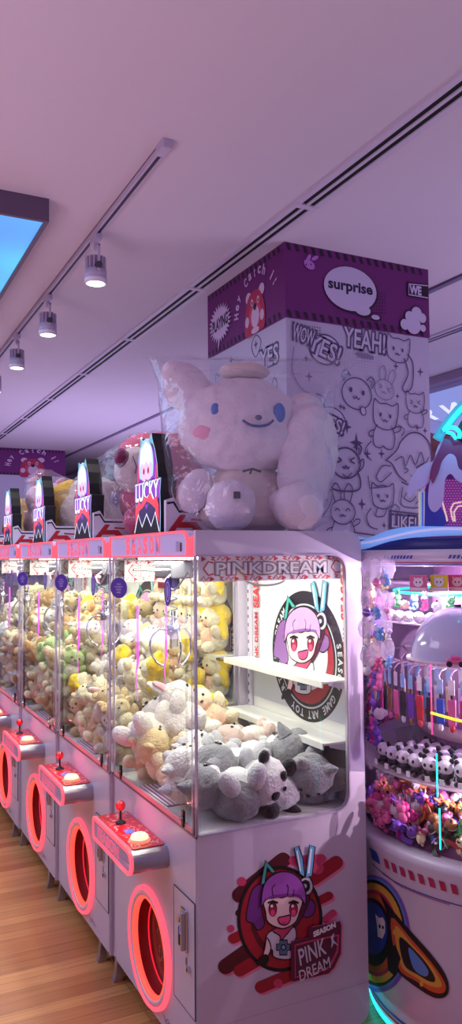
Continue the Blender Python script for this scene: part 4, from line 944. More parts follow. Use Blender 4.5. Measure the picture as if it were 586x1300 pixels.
# around the side window of the nearest machine
for key, px, py, y, rot, s, lb in (
    ('cat', 282, 1030, 2.51, (R_(-78), R_(10), R_(70)), 1.15, 'grey and white cat plush lying in the near front corner of the window'),
    ('cat', 289, 980, 2.64, (R_(-70), R_(15), R_(110)), 1.25, 'grey plush with white belly lying above the corner one, seen through the side window'),
    ('panda', 345, 1018, 2.50, (R_(18), R_(-58), R_(12)), 1.08, 'black and white panda plush lying on its side in the side window'),
    ('cat', 338, 966, 2.70, (R_(-72), R_(0), R_(-120)), 1.22, 'grey cat plush with white belly lying behind the panda plush'),
    ('grey', 388, 1010, 2.53, (R_(60), R_(15), R_(-20)), 1.1, 'plain grey plush curled up right of the panda plush'),
    ('grey', 420, 992, 2.60, (R_(-30), R_(30), R_(60)), 1.25, 'large grey plush at the right end of the side window'),
    ('pinkb', 308, 944, 2.86, (R_(-80), R_(0), R_(80)), 1.0, 'dusty pink plush lying at the back of the pile by the shelf'),
    ('wcat', 262, 956, 2.80, (R_(-60), R_(-20), R_(40)), .9, 'white plush with pale grey paws in the window corner, topmost there'),
    ('cream', 368, 966, 2.86, (R_(-60), R_(30), R_(20)), .75, 'small cream plush peeping out behind the grey ones'),
    ('cream', 372, 1000, 2.86, (R_(-60), R_(-30), R_(20)), .9, 'cream plush buried behind the panda plush'),
    ('grey', 345, 1016, 2.78, (R_(-60), R_(10), R_(200)), .9, 'grey plush low down behind the panda plush'),
    ('wcat', 231, 972, 2.72, (R_(-80), R_(10), R_(140)), 1.0, 'white cat plush behind the front pane near the corner post'),
    ('wcat', 222, 1008, 2.66, (R_(-88), R_(0), R_(60)), .95, 'white cat plush lying low behind the front pane'),
    ('bunny', 231, 905, 3.02, (R_(-40), R_(30), R_(30)), 1.15, 'white bunny plush with pink ear linings beside the corner post'),
    ('bunny', 180, 925, 3.08, (R_(-62), R_(-32), R_(-60)), 1.2, 'large white bunny plush with a pink ear behind the nearest front pane'),
    ('bear', 208, 950, 2.98, (R_(-70), R_(0), R_(100)), 1.0, 'tan bear plush between the two white bunny plushes'),
    ('hood', 163, 960, 3.10, (R_(-20), R_(30), R_(-60)), .85, 'yellow hooded plush low at the far end of the nearest pane'),
    ('hood', 262, 905, 3.06, (R_(-30), R_(-40), R_(10)), .95, 'yellow hooded plush just behind the corner post'),
    ('cream', 196, 985, 2.92, (R_(-88), R_(20), R_(10)), .95, 'cream plush lying beside the prize chute'),
    ('cream', 250, 940, 2.95, (R_(-60), R_(20), R_(-30)), .95, 'cream plush wedged behind the corner post'),
    ('bunny', 270, 930, 3.12, (R_(-60), R_(20), R_(120)), .95, 'white bunny plush at the back of the nearest pile'),
    ('cream', 300, 985, 3.05, (R_(-80), R_(20), R_(120)), 1.0, 'cream plush hidden deep in the nearest pile'),
    ('bear', 262, 990, 2.95, (R_(-80), R_(20), R_(220)), 1.0, 'tan plush deep in the nearest pile'),
    ):
    if key == 'grey' and 'grey' not in PK_: PK_['grey'] = [make_plush('cat_plush', 'cat', 'grey'), False]; index_children()
    p = at(px, py, y); p.z = max(p.z, ZG+.085*s); p.x = min(p.x, X1-.13); p.x = max(p.x, X0+.12)
    putc(key, p, rot, s, label=lb, group=g1)
# price tag cards
CARD = ink('card', (226, 214, 196))
for px, py, y, rz, lb in ((303, 1008, 2.49, .3, 'small printed price tag hanging from the grey plush in the side window'), (336, 985, 2.50, -.3, 'small white tag on the head of the panda plush')):
    p = at(px, py, y); mb = MB(); mx_ = Matrix.Translation(p) @ Euler((.15, .3*rz, rz)).to_matrix().to_4x4()
    mb.box(-.016, -.0008, -.024, .016, .0008, .024, CARD, mx=mx_); o = mb.build('price_tag'); tag(o, lb, 'tag')
    a = Art(lambda u, v, h: mx_ @ Vector((u, -.001-h, v)))
    for k in range(5): a.stroke([(-.011, .015-k*.007), (.011-.004*(k % 2), .015-k*.007)], .002, I['plum'] if k % 2 else I['black'])
    a.build('tag_print', o)
# piles in the other machines
ORD = ['second', 'third', 'fourth', 'fifth']
MIX = [['hood', 'bunny', 'cream', 'hood', 'bear', 'cream', 'hood'], ['brown', 'cream', 'bear', 'brown', 'hood', 'bear', 'mint'], ['cream', 'wcat', 'brown', 'bear', 'cream'], ['cream', 'bear', 'wcat', 'olive']]
KN = dict(hood='cream plush in a yellow hood', bunny='white bunny plush', cream='cream coloured bear plush', bear='tan bear plush', brown='brown bear plush', wcat='white cat plush', olive='olive bear plush', mint='pale green bear plush')
rr = random.Random(21)
for mi_ in range(1, NM):
    off = MO[mi_]; ny = 6 if mi_ < 3 else 5; cols = 4
    for ci in range(cols):
        xx = 1.165+ci*.138; nl = [2, 3, 4, 5][ci] if mi_ == 1 else [3, 4, 5, 5][ci]
        if ci == 3: xx = 1.54
        for yi in range(ny):
            yy = Y0+.105+yi*(STEP-.22)/(ny-1)
            for li in range(nl):
                if li < nl-2 and not (ci == 0): continue     # deeper toys are hidden by these
                zz = ZG+.085+li*.122+rr.uniform(-.01, .01)+.03*((yi+ci) % 2)
                if ci == 3 and zz > 1.24: continue
                key = rr.choice(MIX[mi_-1]); s = rr.uniform(.72, .82)*1.0
                putc(key, Vector((xx+rr.uniform(-.012, .012), yy+rr.uniform(-.012, .012), zz))+Vector((off.x, off.y, 0)), (rr.uniform(-1.6, .2), rr.uniform(-.6, .6), rr.uniform(-2.4, .6)), s,
                     label='%s in the heap inside the %s machine' % (KN[key], ORD[mi_-1]), group='%s heaped in the %s machine' % (KN[key], ORD[mi_-1]))
    # toys sitting on the two rear shelves
    for si, zz in enumerate((1.30, 1.08)):
        for k in range(5):
            if si == 1 and mi_ > 2: continue
            key = 'hood' if mi_ == 1 else rr.choice(MIX[mi_-1]); yy = Y0+.12+k*.158
            lbn = 'upper' if si == 0 else 'lower'
            s_ = .86 if mi_ == 1 else .8
            put(key, Vector((1.61+off.x, yy+off.y, zz-.004+.012)), (0, 0, R_(-90)+rr.uniform(-.3, .6)), s_,
                label='%s on the %s rear shelf of the %s machine' % (KN[key], lbn, ORD[mi_-1]), group='%s on the %s shelf of the %s machine' % (KN[key], lbn, ORD[mi_-1]))
    if mi_ == 1:
        for k in range(5):
            put('hood', Vector((1.61+off.x, Y0+.12+k*.158+off.y, 1.515)), (0, 0, R_(-100)), .8, label='yellow hooded plush stacked at the top of the second machine', group='yellow hooded plushes at the top of the second machine')
for key in PK_:
    if not PK_[key][1]:
        for ch in list(PK_[key][0].children): bpy.data.objects.remove(ch)
        bpy.data.objects.remove(PK_[key][0])
# ------------------------------------------------------------------ big bagged toys on top of the machines
BAGM = clear('bag_film', (.97, .96, .98), .16, .07, film=.06, wrinkle=.8, wscale=6)
def bag(name, parent_loc, secs, label, rz=0, seed=1, amp=.020, mat_=None, n=72):
    "secs: (z, half width, half depth, centre x, centre y) from the bottom up"
    mb = MB(); vs = []; m_ = 40; S = []
    for i in range(m_+1):
        t = i/m_*(len(secs)-1); k = min(int(t), len(secs)-2); f_ = t-k; f2 = f_*f_*(3-2*f_)
        S.append([secs[k][j]+(secs[k+1][j]-secs[k][j])*(f2 if j else f_) for j in range(5)])
    for i, (z, hw, hd, cx, cy) in enumerate(S):
        for k in range(n):
            th = 2*pi*k/n; c_, s_ = cos(th), sin(th); p_ = .75
            x = hw*math.copysign(abs(c_)**p_, c_); y = hd*math.copysign(abs(s_)**p_, s_)
            rid = abs(noise.noise(Vector((k*.55+seed*7, z*3.2, seed))))**.6-.35
            nz = noise.noise(Vector((x*9+seed, y*9, z*9)))
            w_ = amp*(rid+nz*.8)*min(1, hd/.06)
            x += w_*c_; y += w_*s_
            vs.append((x+cx, y+cy, z+(0.008*noise.noise(Vector((x*14, seed, 0))) if 0 < i else 0)))
    fs = [[i*n+k, i*n+(k+1) % n, (i+1)*n+(k+1) % n, (i+1)*n+k] for i in range(m_) for k in range(n)]+[list(range(n))]
    R = Matrix.Rotation(rz, 3, 'Z'); mb.add([R @ Vector(v)+Vector(parent_loc) for v in vs], fs, mat_ or BAGM, True)
    o = mb.build(name); tag(o, label, 'plastic bag'); return o
# huge white puppy: built facing -y, then turned towards the aisle corner
BW = fur('big_plush_white', (234, 224, 236), .06); BC = fur('big_plush_cream', (226, 208, 204), .06); BT = fur('big_plush_tan', (170, 146, 130))
def curved_patch(name, parent, c, r, m_, rot=None): return ball_part(name, parent, c, r, m_, rot, 24)
TOPZ = 1.841
e = empty('puppy_plush', (0, 0, 0), 'huge white stuffed puppy with blue eyes and a pink cheek, sitting on the nearest machine', 'soft toy')
Z = Vector((1.40, 2.66, TOPZ))
def sub(balls, nm, vx=.014, fz=.006, seed=0): o = blob(balls, e, nm, vx, fz, seed); return o
sub([((0, .03, .12), (.17, .14, .13), None, BC), ((0, .0, .06), (.19, .13, .07), None, BC)], 'body')
sub([((-.02, .02, .375), (.235, .17, .165), None, BW), ((-.01, .0, .33), (.215, .16, .13), None, BW), ((.0, .03, .46), (.15, .12, .09), None, BW)], 'head', .016, .008)
sub([((-.215, .03, .505), (.085, .05, .10), (0, -.65, 0), BW), ((-.15, .04, .45), (.08, .06, .09), (0, -.6, 0), BW), ((-.265, .02, .555), (.05, .035, .045), None, BW)], 'ear', .014, .006)
sub([((.19, -.03, .38), (.085, .07, .12), (0, .4, .2), BW), ((.20, -.10, .27), (.11, .065, .17), (.1, .12, .1), BW), ((.175, -.12, .18), (.10, .055, .12), None, BW)], 'ear', .014, .008, 3)
sub([((.0, .03, .572), (.095, .075, .032), None, BC), ((-.05, .03, .57), (.05, .06, .028), None, BC)], 'topknot', .010, .004)
ey = mat('eye_blue', (58, 112, 196), .35); chk = fur('cheek_pink', (240, 168, 198), .06); ln = mat('mouth_blue', (52, 78, 150), .5)
for x, z, y in ((-.137, .398, -.105), (.083, .400, -.128)): ball_part('eye', e, Vector((x, y, z)), (.022, .020, .034), ey, (0, 0, 0), 20); 
ball_part('cheek', e, (-.165, -.075, .335), (.055, .035, .032), chk, (0, .08, -.6), 20)
mb = MB(); mb.tube(smoothpts3([(-.055, -.157, .366), (-.03, -.166, .350), (0, -.169, .346), (.03, -.168, .352), (.052, -.162, .368)]), .0045, ln, 8); mb.build('mouth', e)
mb = MB(); mb.ell((-.002, -.168, .375), (.013, .008, .009), mat('nose_blue', (80, 84, 130), .4), seg=14); mb.build('nose', e)
for x, y, z, r in ((-.10, -.16, .085, (.085, .10, .088)), (.125, -.20, .078, (.086, .095, .082))): o_ = blob([((x, y, z), r, None, BW), ((x*.9, y+.10, z+.01), (.07, .08, .06), None, BW)], e, 'leg', .012, .006)
sub([((-.20, -.02, .14), (.06, .06, .085), (0, .5, 0), BW)], 'arm'); 
mb = MB(); mb.box(-.112, -.263, .100, -.090, -.258, .122, ink('foot_label', (60, 56, 66))); mb.build('foot_label', e)
mb = MB(); mb.tube([(-.05, -.13, .20), (-.02, -.145, .207), (.01, -.15, .198)], .004, mat('ribbon', (66, 54, 70), .5), 6); mb.tube([(-.02, -.145, .207), (-.03, -.15, .19)], .003, mat('ribbon'), 6); mb.build('ribbon', e)
e.location = Z; e.rotation_euler = (0, 0, R_(-14)); e.scale = (1.06, 1.06, 1.10)
bag('plastic_bag', Z, [(.002, .22, .22, .02, -.03), (.05, .28, .265, .02, -.04), (.16, .30, .265, .0, -.04), (.36, .315, .24, -.01, -.01), (.52, .33, .20, .0, .0), (.64, .375, .09, .015, .02), (.685, .415, .010, .03, .02)], 'crinkled clear plastic bag over the huge white stuffed puppy, flared at its top', R_(-22), 3)
# pink bear lying back on the second machine
PB = fur("big_pink", (214, 84, 124)); PW_ = fur('big_offwhite', (222, 206, 206)); PP = fur('big_plum', (120, 40, 86))
L = Vector((1.38, 3.62, TOPZ)); e = empty('bear_plush', (0, 0, 0), 'large pink stuffed bear with white muzzle lying back in clear wrap on the second machine', 'soft toy')
sub([((.05, .02, .16), (.22, .16, .16), (0, .3, 0), PB), ((.12, .0, .26), (.16, .15, .16), None, PB)], 'body')
sub([((.0, .02, .38), (.18, .15, .14), (0, .2, 0), PB), ((.06, -.02, .40), (.14, .13, .13), None, PB)], 'head')
sub([((-.115, -.06, .33), (.10, .10, .115), (0, .3, .3), PW_)], 'muzzle'); sub([((-.195, -.10, .375), (.04, .04, .05), None, PP)], 'nose')
sub([((-.02, -.02, .475), (.05, .04, .04), None, PW_)], 'ear'); sub([((.10, -.02, .465), (.055, .05, .05), None, PB), ((.10, -.055, .465), (.03, .02, .03), None, PW_)], 'ear')
sub([((.0, -.12, .22), (.17, .06, .065), (0, -.5, .2), PB)], 'arm'); sub([((.16, -.10, .10), (.07, .09, .09), None, PB)], 'leg'); sub([((-.10, -.10, .08), (.09, .08, .08), None, PB)], 'leg')
mb = MB(); mb.box(-.10, -.205, .20, -.03, -.20, .29, CARD); mb.build('care_card', e)
mb = MB(); mb.tube([(-.16, -.155, .38), (-.145, -.165, .33), (-.15, -.16, .30)], .003, mat('stitch', (90, 50, 70), .6), 6); mb.build('mouth', e)
e.location = L
bag('plastic_bag', L, [(.002, .20, .16, .02, 0), (.10, .26, .20, .03, -.01), (.26, .27, .20, .0, -.01), (.40, .23, .18, -.01, 0), (.50, .15, .12, .02, 0), (.53, .03, .03, .03, 0)], 'clear wrap hugging the large pink stuffed bear', R_(-6), 8, .010)
# beige blue-eyed toy on the third machine
L = Vector((1.36, 4.60, TOPZ)); e = empty('bird_plush', (0, 0, 0), 'large beige and yellow stuffed toy with a round blue eye under a pointed clear bag', 'soft toy')
BG = fur('big_beige', (214, 190, 176)); YG = fur('big_yellow', (222, 172, 70))
sub([((0, 0, .17), (.21, .17, .17), None, BG), ((.02, .02, .30), (.17, .15, .10), None, BG)], 'body'); sub([((-.15, .06, .20), (.13, .10, .19), (0, .4, 0), YG)], 'wing')
for x in (-.11, .1): ball_part('eye_ring', e, (x, -.135, .25), (.035, .02, .048), mat('eye_pale', (120, 130, 170), .3), (0, 0, -.4 if x < 0 else .4)); ball_part('eye', e, (x-.002, -.15, .25), (.022, .012, .032), mat('eye_deep', (40, 54, 110), .2), (0, 0, -.4 if x < 0 else .4))
ball_part('blush', e, (.15, -.10, .20), (.03, .02, .02), F['pink']); sub([((.0, -.14, .07), (.1, .07, .06), None, YG)], 'foot')
e.location = L
bag('plastic_bag', L, [(.002, .20, .16, 0, 0), (.10, .25, .2, 0, 0), (.26, .25, .19, 0, 0), (.36, .17, .12, .05, 0), (.48, .085, .03, .09, 0), (.56, .012, .008, .10, 0)], 'pointed clear plastic bag over the beige blue-eyed toy', R_(-10), 5, .012)
# pink toy further on
L = Vector((1.34, 5.55, TOPZ)); e = empty('pig_plush', (0, 0, 0), 'pale pink stuffed toy in a clear bag behind the fourth LUCKY sign', 'soft toy')
PG = fur('big_pale_pink', (226, 164, 176))
sub([((0, 0, .15), (.19, .15, .15), None, PG), ((-.02, -.02, .32), (.16, .14, .13), None, PG)], 'body'); sub([((-.11, 0, .44), (.05, .03, .05), None, PG)], 'ear'); sub([((.08, 0, .44), (.05, .03, .05), None, PG)], 'ear')
ball_part('snout', e, (-.06, -.15, .31), (.045, .03, .035), mat('snout_rose', (206, 96, 120), .7)); ball_part('eye', e, (-.12, -.12, .35), (.012, .01, .014), EYE_); ball_part('eye', e, (.0, -.15, .36), (.012, .01, .014), EYE_)
e.location = L
bag('plastic_bag', L, [(.002, .18, .15, 0, 0), (.15, .22, .18, 0, 0), (.34, .19, .16, 0, 0), (.44, .18, .08, 0, 0), (.54, .05, .01, -.04, 0)], 'clear plastic bag over the pale pink toy near the left edge', 0, 6, .012)
L = Vector((1.34, 6.35, TOPZ)); e = empty('chick_plush', (0, 0, 0), 'yellow stuffed toy at the far end of the machine tops', 'soft toy')
sub([((0, 0, .15), (.19, .15, .15), None, YG), ((-.02, -.02, .28), (.14, .12, .11), None, YG)], 'body')
ball_part('eye', e, (-.08, -.11, .31), (.012, .01, .014), EYE_); ball_part('beak', e, (-.02, -.14, .27), (.03, .02, .015), F['peach'])
e.location = L
# maroon paddle and rods behind the bags
mb = MB(); mb.prism([(1.99+.040*cos(t*.3142), 2.235+.085*sin(t*.3142)) for t in range(20)], lambda x, z: (x-.14+.25*(z-2.235), 3.0, z), lambda x, z: (x-.14+.25*(z-2.235), 3.03, z), mat('paddle_black', (34, 8, 18), .4))
mb.prism([(1.99+.028*cos(t*.3142), 2.235+.068*sin(t*.3142)) for t in range(20)], lambda x, z: (x-.14+.25*(z-2.235), 2.997, z), lambda x, z: (x-.14+.25*(z-2.235), 3.001, z), mat('paddle_red', (120, 24, 54), .4)); mb.cyl((1.70, 3.015, TOPZ), (1.83, 3.015, 2.16), .008, mat('paddle_black'))
tag(mb.build('paddle'), 'dark maroon oval paddle sticking up behind the huge white puppy bag', 'paddle')
# ------------------------------------------------------------------ round prize machine
RC = Vector((2.42, 2.33, 0)); R0 = .645
RL = Vector((RC.x, RC.y, 0))
rm = empty('prize_machine', RL, 'round white prize machine full of small toys, ringed planet print on its base', 'prize machine')
RW = mat('round_white', (206, 196, 218), .35, coat=.2, vary=.04, vscale=2)
def lathe_part(name, prof, m_, parent=rm, n=96): mb = MB(); mb.lathe(prof, (RC.x, RC.y, 0), m_, n); return mb.build(name, parent)
basep = lathe_part('base', [(0, .05), (.585, .05), (.60, .06), (.612, .12), (.635, .40), (.655, .66), (.668, .700), (.668, .722), (.655, .730), (.630, .730), (.0, .728)], RW)
lathe_part('foot_ring', [(.0, .002), (.54, .002), (.54, .05)], mat('foot_dark', (40, 36, 60), .5))
CY = mat('neon_cyan', (40, 240, 255), .4, emit=1.8)
lathe_part('floor_neon', [(.590, .030), (.600, .038), (.590, .048), (.580, .038), (.590, .030)], CY)
mb = MB(); mb.lathe([(.640, .730), (.640, 1.722)], (RC.x, RC.y, 0), clear('round_glass', (.985, .97, .99), .06, .02), 96); mb.build('curved_glass', rm)
rimp = lathe_part('rim', [(.630, 1.712), (.668, 1.714), (.676, 1.722), (.676, 1.765), (.670, 1.770), (.0, 1.772)], RW)
lathe_part('inner_ceiling', [(.628, 1.712), (0, 1.711)], mat('inner_lilac', (226, 206, 236), .5))
NB = mat('topper_navy', (26, 30, 120), .35); 
lathe_part('top_band', [(.655, 1.770), (.658, 1.80), (.640, 1.812), (.0, 1.812)], NB)
def cylpt(px, py, R=.66):
    d = CF + CR*(px-IW/2)/FPX - CU*(py-IH/2)/FPX; ox, oy = -RC.x, -RC.y
    A = d.x*d.x+d.y*d.y; B = 2*(ox*d.x+oy*d.y); C_ = ox*ox+oy*oy-R*R; D = B*B-4*A*C_
    t = (-B-sqrt(max(D, 0)))/(2*A); p = CO+d*t; th = atan2(p.y-RC.y, p.x-RC.x)
    if th < 0: th += 2*pi
    return (th, p.z)
def prof_r(z):
    pr = [(.60, .05), (.612, .12), (.635, .40), (.655, .66), (.668, .70), (.668, .722), (.676, .723), (.676, 1.8)]
    for (r1, z1), (r2, z2) in zip(pr, pr[1:]):
        if z1 <= z <= z2: return r1+(r2-r1)*(z-z1)/(z2-z1)
    return pr[0][0] if z < .05 else pr[-1][0]
csurf = lambda u, v, h: (RC.x+(prof_r(v)+h+.0008)*cos(u), RC.y+(prof_r(v)+h+.0008)*sin(u), v)
a = Art(csurf, sub=.035)
B_ = dict(blue=ink('print_blue', (40, 70, 170)), red=ink('print_red', (176, 34, 84)), yel=ink('print_yellow', (214, 164, 60)), org=ink('print_orange', (200, 84, 40)), blk=ink('black', (16, 8, 18)), sky=ink('print_sky', (84, 140, 210)), vio=ink('print_violet', (120, 80, 190)), wht=ink('white', (238, 236, 240)))
z8 = lambda x, y: cylpt(440+x/2.096, 680+y/2.096, prof_r(.4)); z4 = lambda x, y: cylpt(230+x/1.646, 1040+y/1.646, prof_r(.45))
def CP(pts, m_, up=1, sm=False, f=z4): q = [f(*p) for p in pts]; a.poly(smoothpts(q, True, 4) if sm else q, B_[m_], up)
# red bars and blue lines under the glass
f0 = lambda px, py: cylpt(px, py, .66)
th0 = f0(486, 1075)[0]; thN = f0(470, 1075)[0]
for k in range(16):
    t_ = th0+k*.062; a.poly([(t_, .672), (t_+.032, .672), (t_+.040, .640), (t_+.008, .640)], B_['red'], 0)
a.poly([(thN+.0, .640), (thN+.02, .640), (thN+.03, .665), (thN+.06, .640), (thN+.085, .640), (thN+.07, .682), (thN+.05, .682), (thN+.042, .657), (thN+.015, .682), (thN-.01, .682)], B_['blue'], 0)
a.stroke([(thN+k*.05, .622-.004*min(k, 4)) for k in range(24)], .004, B_['blue']); a.stroke([(thN+.1+k*.05, .612-.004*min(k, 3)) for k in range(10)], .003, B_['red'])
# bottom stripes
for zz, m_ in ((.085, 'red'), (.105, 'blue')): a.stroke([(2.4+k*.06, zz) for k in range(46)], .010, B_[m_])
a.up()
# planet with the helmeted cat
El = lambda cx, cy, rx, ry, m_, rot=0: CP([(cx+rx*cos(t*pi/24)*cos(rot)-ry*sin(t*pi/24)*sin(rot), cy+rx*cos(t*pi/24)*sin(rot)+ry*sin(t*pi/24)*cos(rot)) for t in range(48)], m_)
cx_, cy_ = 402, 238
El(cx_+2, cy_+2, 74, 124, 'vio'); El(cx_, cy_, 70, 118, 'sky'); El(cx_, cy_, 67, 113, 'blk'); El(cx_+1, cy_, 62, 106, 'yel'); El(cx_, cy_, 52, 92, 'red'); El(cx_-1, cy_, 47, 84, 'org'); El(cx_-4, cy_-2, 40, 72, 'blk'); El(cx_-6, cy_-10, 34, 56, 'blue')
CP([(408, 222), (406, 198), (414, 206), (422, 205), (426, 214), (425, 236), (418, 250), (408, 246)], 'wht'); El(414, 224, 2.4, 4.5, 'blk'); El(421, 226, 2.2, 4, 'blk')
CP([(420, 156), (450, 196), (486, 240), (520, 280), (546, 318), (556, 348), (550, 372), (524, 376), (484, 352), (446, 320), (430, 290), (438, 240), (430, 190)], 'blk', 1, True)
CP([(440, 205), (484, 254), (520, 298), (544, 334), (550, 354), (542, 366), (518, 362), (486, 340), (448, 308)], 'org', 1, True)
CP([(448, 222), (484, 264), (516, 300), (538, 336), (540, 352), (516, 350), (486, 332), (454, 304)], 'yel', 1, True)
CP([(456, 246), (490, 276), (514, 306), (528, 334), (520, 342), (490, 326), (462, 304)], 'blk', 1, True); CP([(474, 268), (496, 290), (514, 318), (506, 330), (482, 312)], 'sky', 1, True)
CP([(426, 276), (446, 262), (456, 292), (440, 330), (426, 316)], 'blk')
for x, y in ((446, 236), (498, 346)): El(x, y, 4, 6, 'yel')
a.build('planet_print', basep)
# rim stripes
a = Art(csurf, sub=.05)
tA = f0(462, 712)[0]-.2
a.stroke([(tA+k*.03, 1.7365) for k in range(8)]+[(tA+.30, 1.724)]+[(tA+.33+k*.05, 1.724) for k in range(30)], .0035, B_['red']); a.stroke([(tA+k*.03, 1.731) for k in range(8)]+[(tA+.29, 1.7175)]+[(tA+.33+k*.05, 1.7175) for k in range(30)], .003, B_['blue'])
for k in range(7): t_ = tA+.02+k*.035; a.poly([(t_, 1.716), (t_+.028, 1.716), (t_+.014, 1.726)], B_['blue'], 0)
for s_ in (f0(500, 712)[0], f0(571, 712)[0], f0(571, 712)[0]+.45):
    for k in range(7): t_ = s_+k*.021; a.poly([(t_, 1.738), (t_+.012, 1.738), (t_+.020, 1.750), (t_+.008, 1.750)], B_['blue'], 0)
a.build('rim_print', rimp)
# wave collar
mb = MB(); WL = mat('lit_wave', (120, 170, 246), .3, emit=.42); vs = []; n = 120
tw = f0(470, 690)[0]
for k in range(n+1):
    t_ = 2*pi*k/n; hgt = 1.832+.022*sin((t_-tw)*5.2-.9)+.008*sin((t_-tw)*9); lo = hgt-.034-.006*sin((t_-tw)*7)
    for r_, z_ in ((.668, lo), (.668, hgt), (.655, hgt), (.655, lo)): vs.append((RC.x+r_*cos(t_), RC.y+r_*sin(t_), z_))
mb.add(vs, [[i*4+j, i*4+(j+1) % 4, (i+1)*4+(j+1) % 4, (i+1)*4+j] for i in range(n) for j in range(4)], WL, True); wv = mb.build('wave_collar', rm)
mb = MB(); vs = []
for k in range(n+1):
    t_ = 2*pi*k/n; hgt = 1.822+.020*sin((t_-tw)*5.2-1.1); 
    for z_ in (hgt-.009, hgt): vs.append((RC.x+.6695*cos(t_), RC.y+.6695*sin(t_), z_))
mb.add(vs, [[i*2, i*2+1, i*2+3, i*2+2] for i in range(n)], mat('lit_wave_pale', (190, 196, 240), .3, emit=.4), True); mb.build('wave_line', wv)
lathe_part('top_drum', [(.650, 1.81), (.650, 1.80), (.0, 1.822)], NB)
# dolphin topper, standing on the front of the top
DN = Vector((-cos(radians(50)), -sin(radians(50)), 0)); DU = Vector((-DN.y*-1, DN.x*-1, 0)); DU = Vector((sin(radians(50)), -cos(radians(50)), 0))
DP0 = RC+DN*.50
def dp(px, py, off=0):
    d = CF + CR*(px-IW/2)/FPX - CU*(py-IH/2)/FPX; P0 = DP0+DN*off
    t = (P0-CO).dot(DN)/d.dot(DN); p = CO+d*t; return ((p-P0).dot(DU), p.z)
dz = lambda x, y: dp(500+x/5.42, 480+y/5.42)
dsurf = lambda off: (lambda s_, z: DP0+DN*off+DU*s_+Vector((0, 0, z)))
tpe = empty('dolphin_topper', DP0+Vector((0, 0, 1.815)), 'glowing leaping dolphin and wave topper on the round prize machine', 'machine topper')
def dshape(name, pts, m_, o0, o1, sm=True, parent=None, edge=None):
    q = [dz(*p) for p in pts]; q = smoothpts(q, True, 4) if sm else q
    mb = MB(); mb.prism(q, dsurf(o1), dsurf(o0), m_, edge); return mb.build(name, parent or tpe)
LIL = mat('dolphin_lilac', (176, 160, 220), .3, coat=.5, emit=.10); MAR = mat('dolphin_maroon', (128, 52, 110), .35, coat=.4); AQ = mat('dolphin_aqua', (70, 190, 230), .3, emit=.55)
dshape('back_panel', [(205, 780), (260, 620), (520, 560), (700, 600), (700, 1120), (205, 1120)], mat('panel_violet', (104, 40, 140), .4, emit=.2), -.03, -.045, False)
pb2 = tpe.children[0]
a = Art(lambda s_, z, h: dsurf(-.03)(s_, z)+DN*h, lift=.001)
for i in range(24):
    for j in range(24):
        x, y = 225+i*20+(j % 2)*10, 700+j*18
        if y < 1110 and y > 840-(x-200)*.9: c = dz(x, y); a.ell(c[0], c[1], .0042, .0042, mat('dot_pink', (196, 96, 190), .4, emit=.3), 0, 8, 0)
a.up(); a.poly([dz(205, 780), dz(240, 780), dz(330, 900), dz(380, 990), dz(205, 1100)], mat('panel_blue', (60, 60, 170), .4, emit=.25))
for q in ([(330, 840), (345, 900), (360, 950), (366, 985)], [(466, 850), (410, 860), (390, 900), (398, 950), (410, 985)], [(520, 870), (440, 880), (412, 920), (420, 985)]): a.stroke([dz(*p) for p in q], .006, mat('trim_gold', (240, 200, 200), .4, emit=.8))
a.build('dot_print', pb2)
dshape('post', [(165, 780), (212, 780), (206, 1110), (170, 1110)], mat('post_white', (220, 214, 236), .3, emit=.2), .02, -.03, False)
mb = MB(); 
for k, c_ in enumerate(((230, 190, 120), (120, 200, 230), (70, 90, 220))): mb.prism([dz(170+k*10, 790), dz(179+k*10, 790), dz(179+k*10, 1105), dz(170+k*10, 1105)], dsurf(.0205), dsurf(.023), mat('post_stripe%d' % k, c_, .3, emit=.4))
mb.build('post_stripes', tpe)
dshape('dolphin_tail', [(90, 800), (108, 720), (150, 650), (220, 600), (268, 578), (292, 500), (330, 430), (350, 460), (310, 560), (290, 640), (240, 720), (200, 760), (150, 780), (115, 825)], LIL, .05, .03)
dshape('dolphin_back', [(236, 760), (256, 620), (305, 510), (345, 432), (410, 428), (470, 470), (560, 520), (600, 700), (520, 720), (440, 690), (400, 600), (360, 600), (330, 700), (310, 860), (270, 920), (232, 850)], MAR, .062, .045)
dshape('dolphin_belly', [(240, 740), (262, 690), (300, 660), (326, 590), (372, 540), (416, 560), (440, 640), (500, 650), (560, 640), (560, 720), (470, 735), (420, 712), (382, 672), (346, 716), (334, 850), (300, 915), (262, 925), (232, 870)], LIL, .075, .055)
dshape('dolphin_fin', [(250, 700), (262, 640), (300, 600), (322, 560), (310, 640), (285, 700), (262, 738)], MAR, .083, .070)
dshape('dark_hollow', [(430, 420), (440, 330), (520, 230), (640, 200), (640, 540), (520, 560), (450, 500)], BLACK, -.01, -.03)
mb = MB(); mb.tube([dsurf(.06)(*dz(*p)) for p in smoothpts([(292, 440), (330, 375), (372, 320), (420, 262), (480, 200), (560, 150)], False, 5)], .017, AQ, 10); mb.build('crest', tpe)
mb = MB(); mb.tube([dsurf(.088)(*dz(*p)) for p in smoothpts([(345, 375), (372, 340), (410, 292), (466, 232), (540, 190)], False, 5)], .008, mat('neon_cyan'), 8); mb.build('neon_arc', tpe)
mb = MB(); mb.tube([dsurf(.09)(*dz(*p)) for p in smoothpts([(330, 385), (372, 368), (412, 372), (440, 400), (438, 440)], False, 5)], .007, mat('neon_cyan'), 8); mb.tube([dsurf(.09)(*dz(*p)) for p in smoothpts([(352, 398), (392, 410), (418, 445)], False, 5)], .006, mat('neon_cyan'), 8); mb.build('neon_curl', tpe)
point('crest_glow', dsurf(.2)(*dz(420, 330)), .8, (.1, .85, 1), 0, tpe)
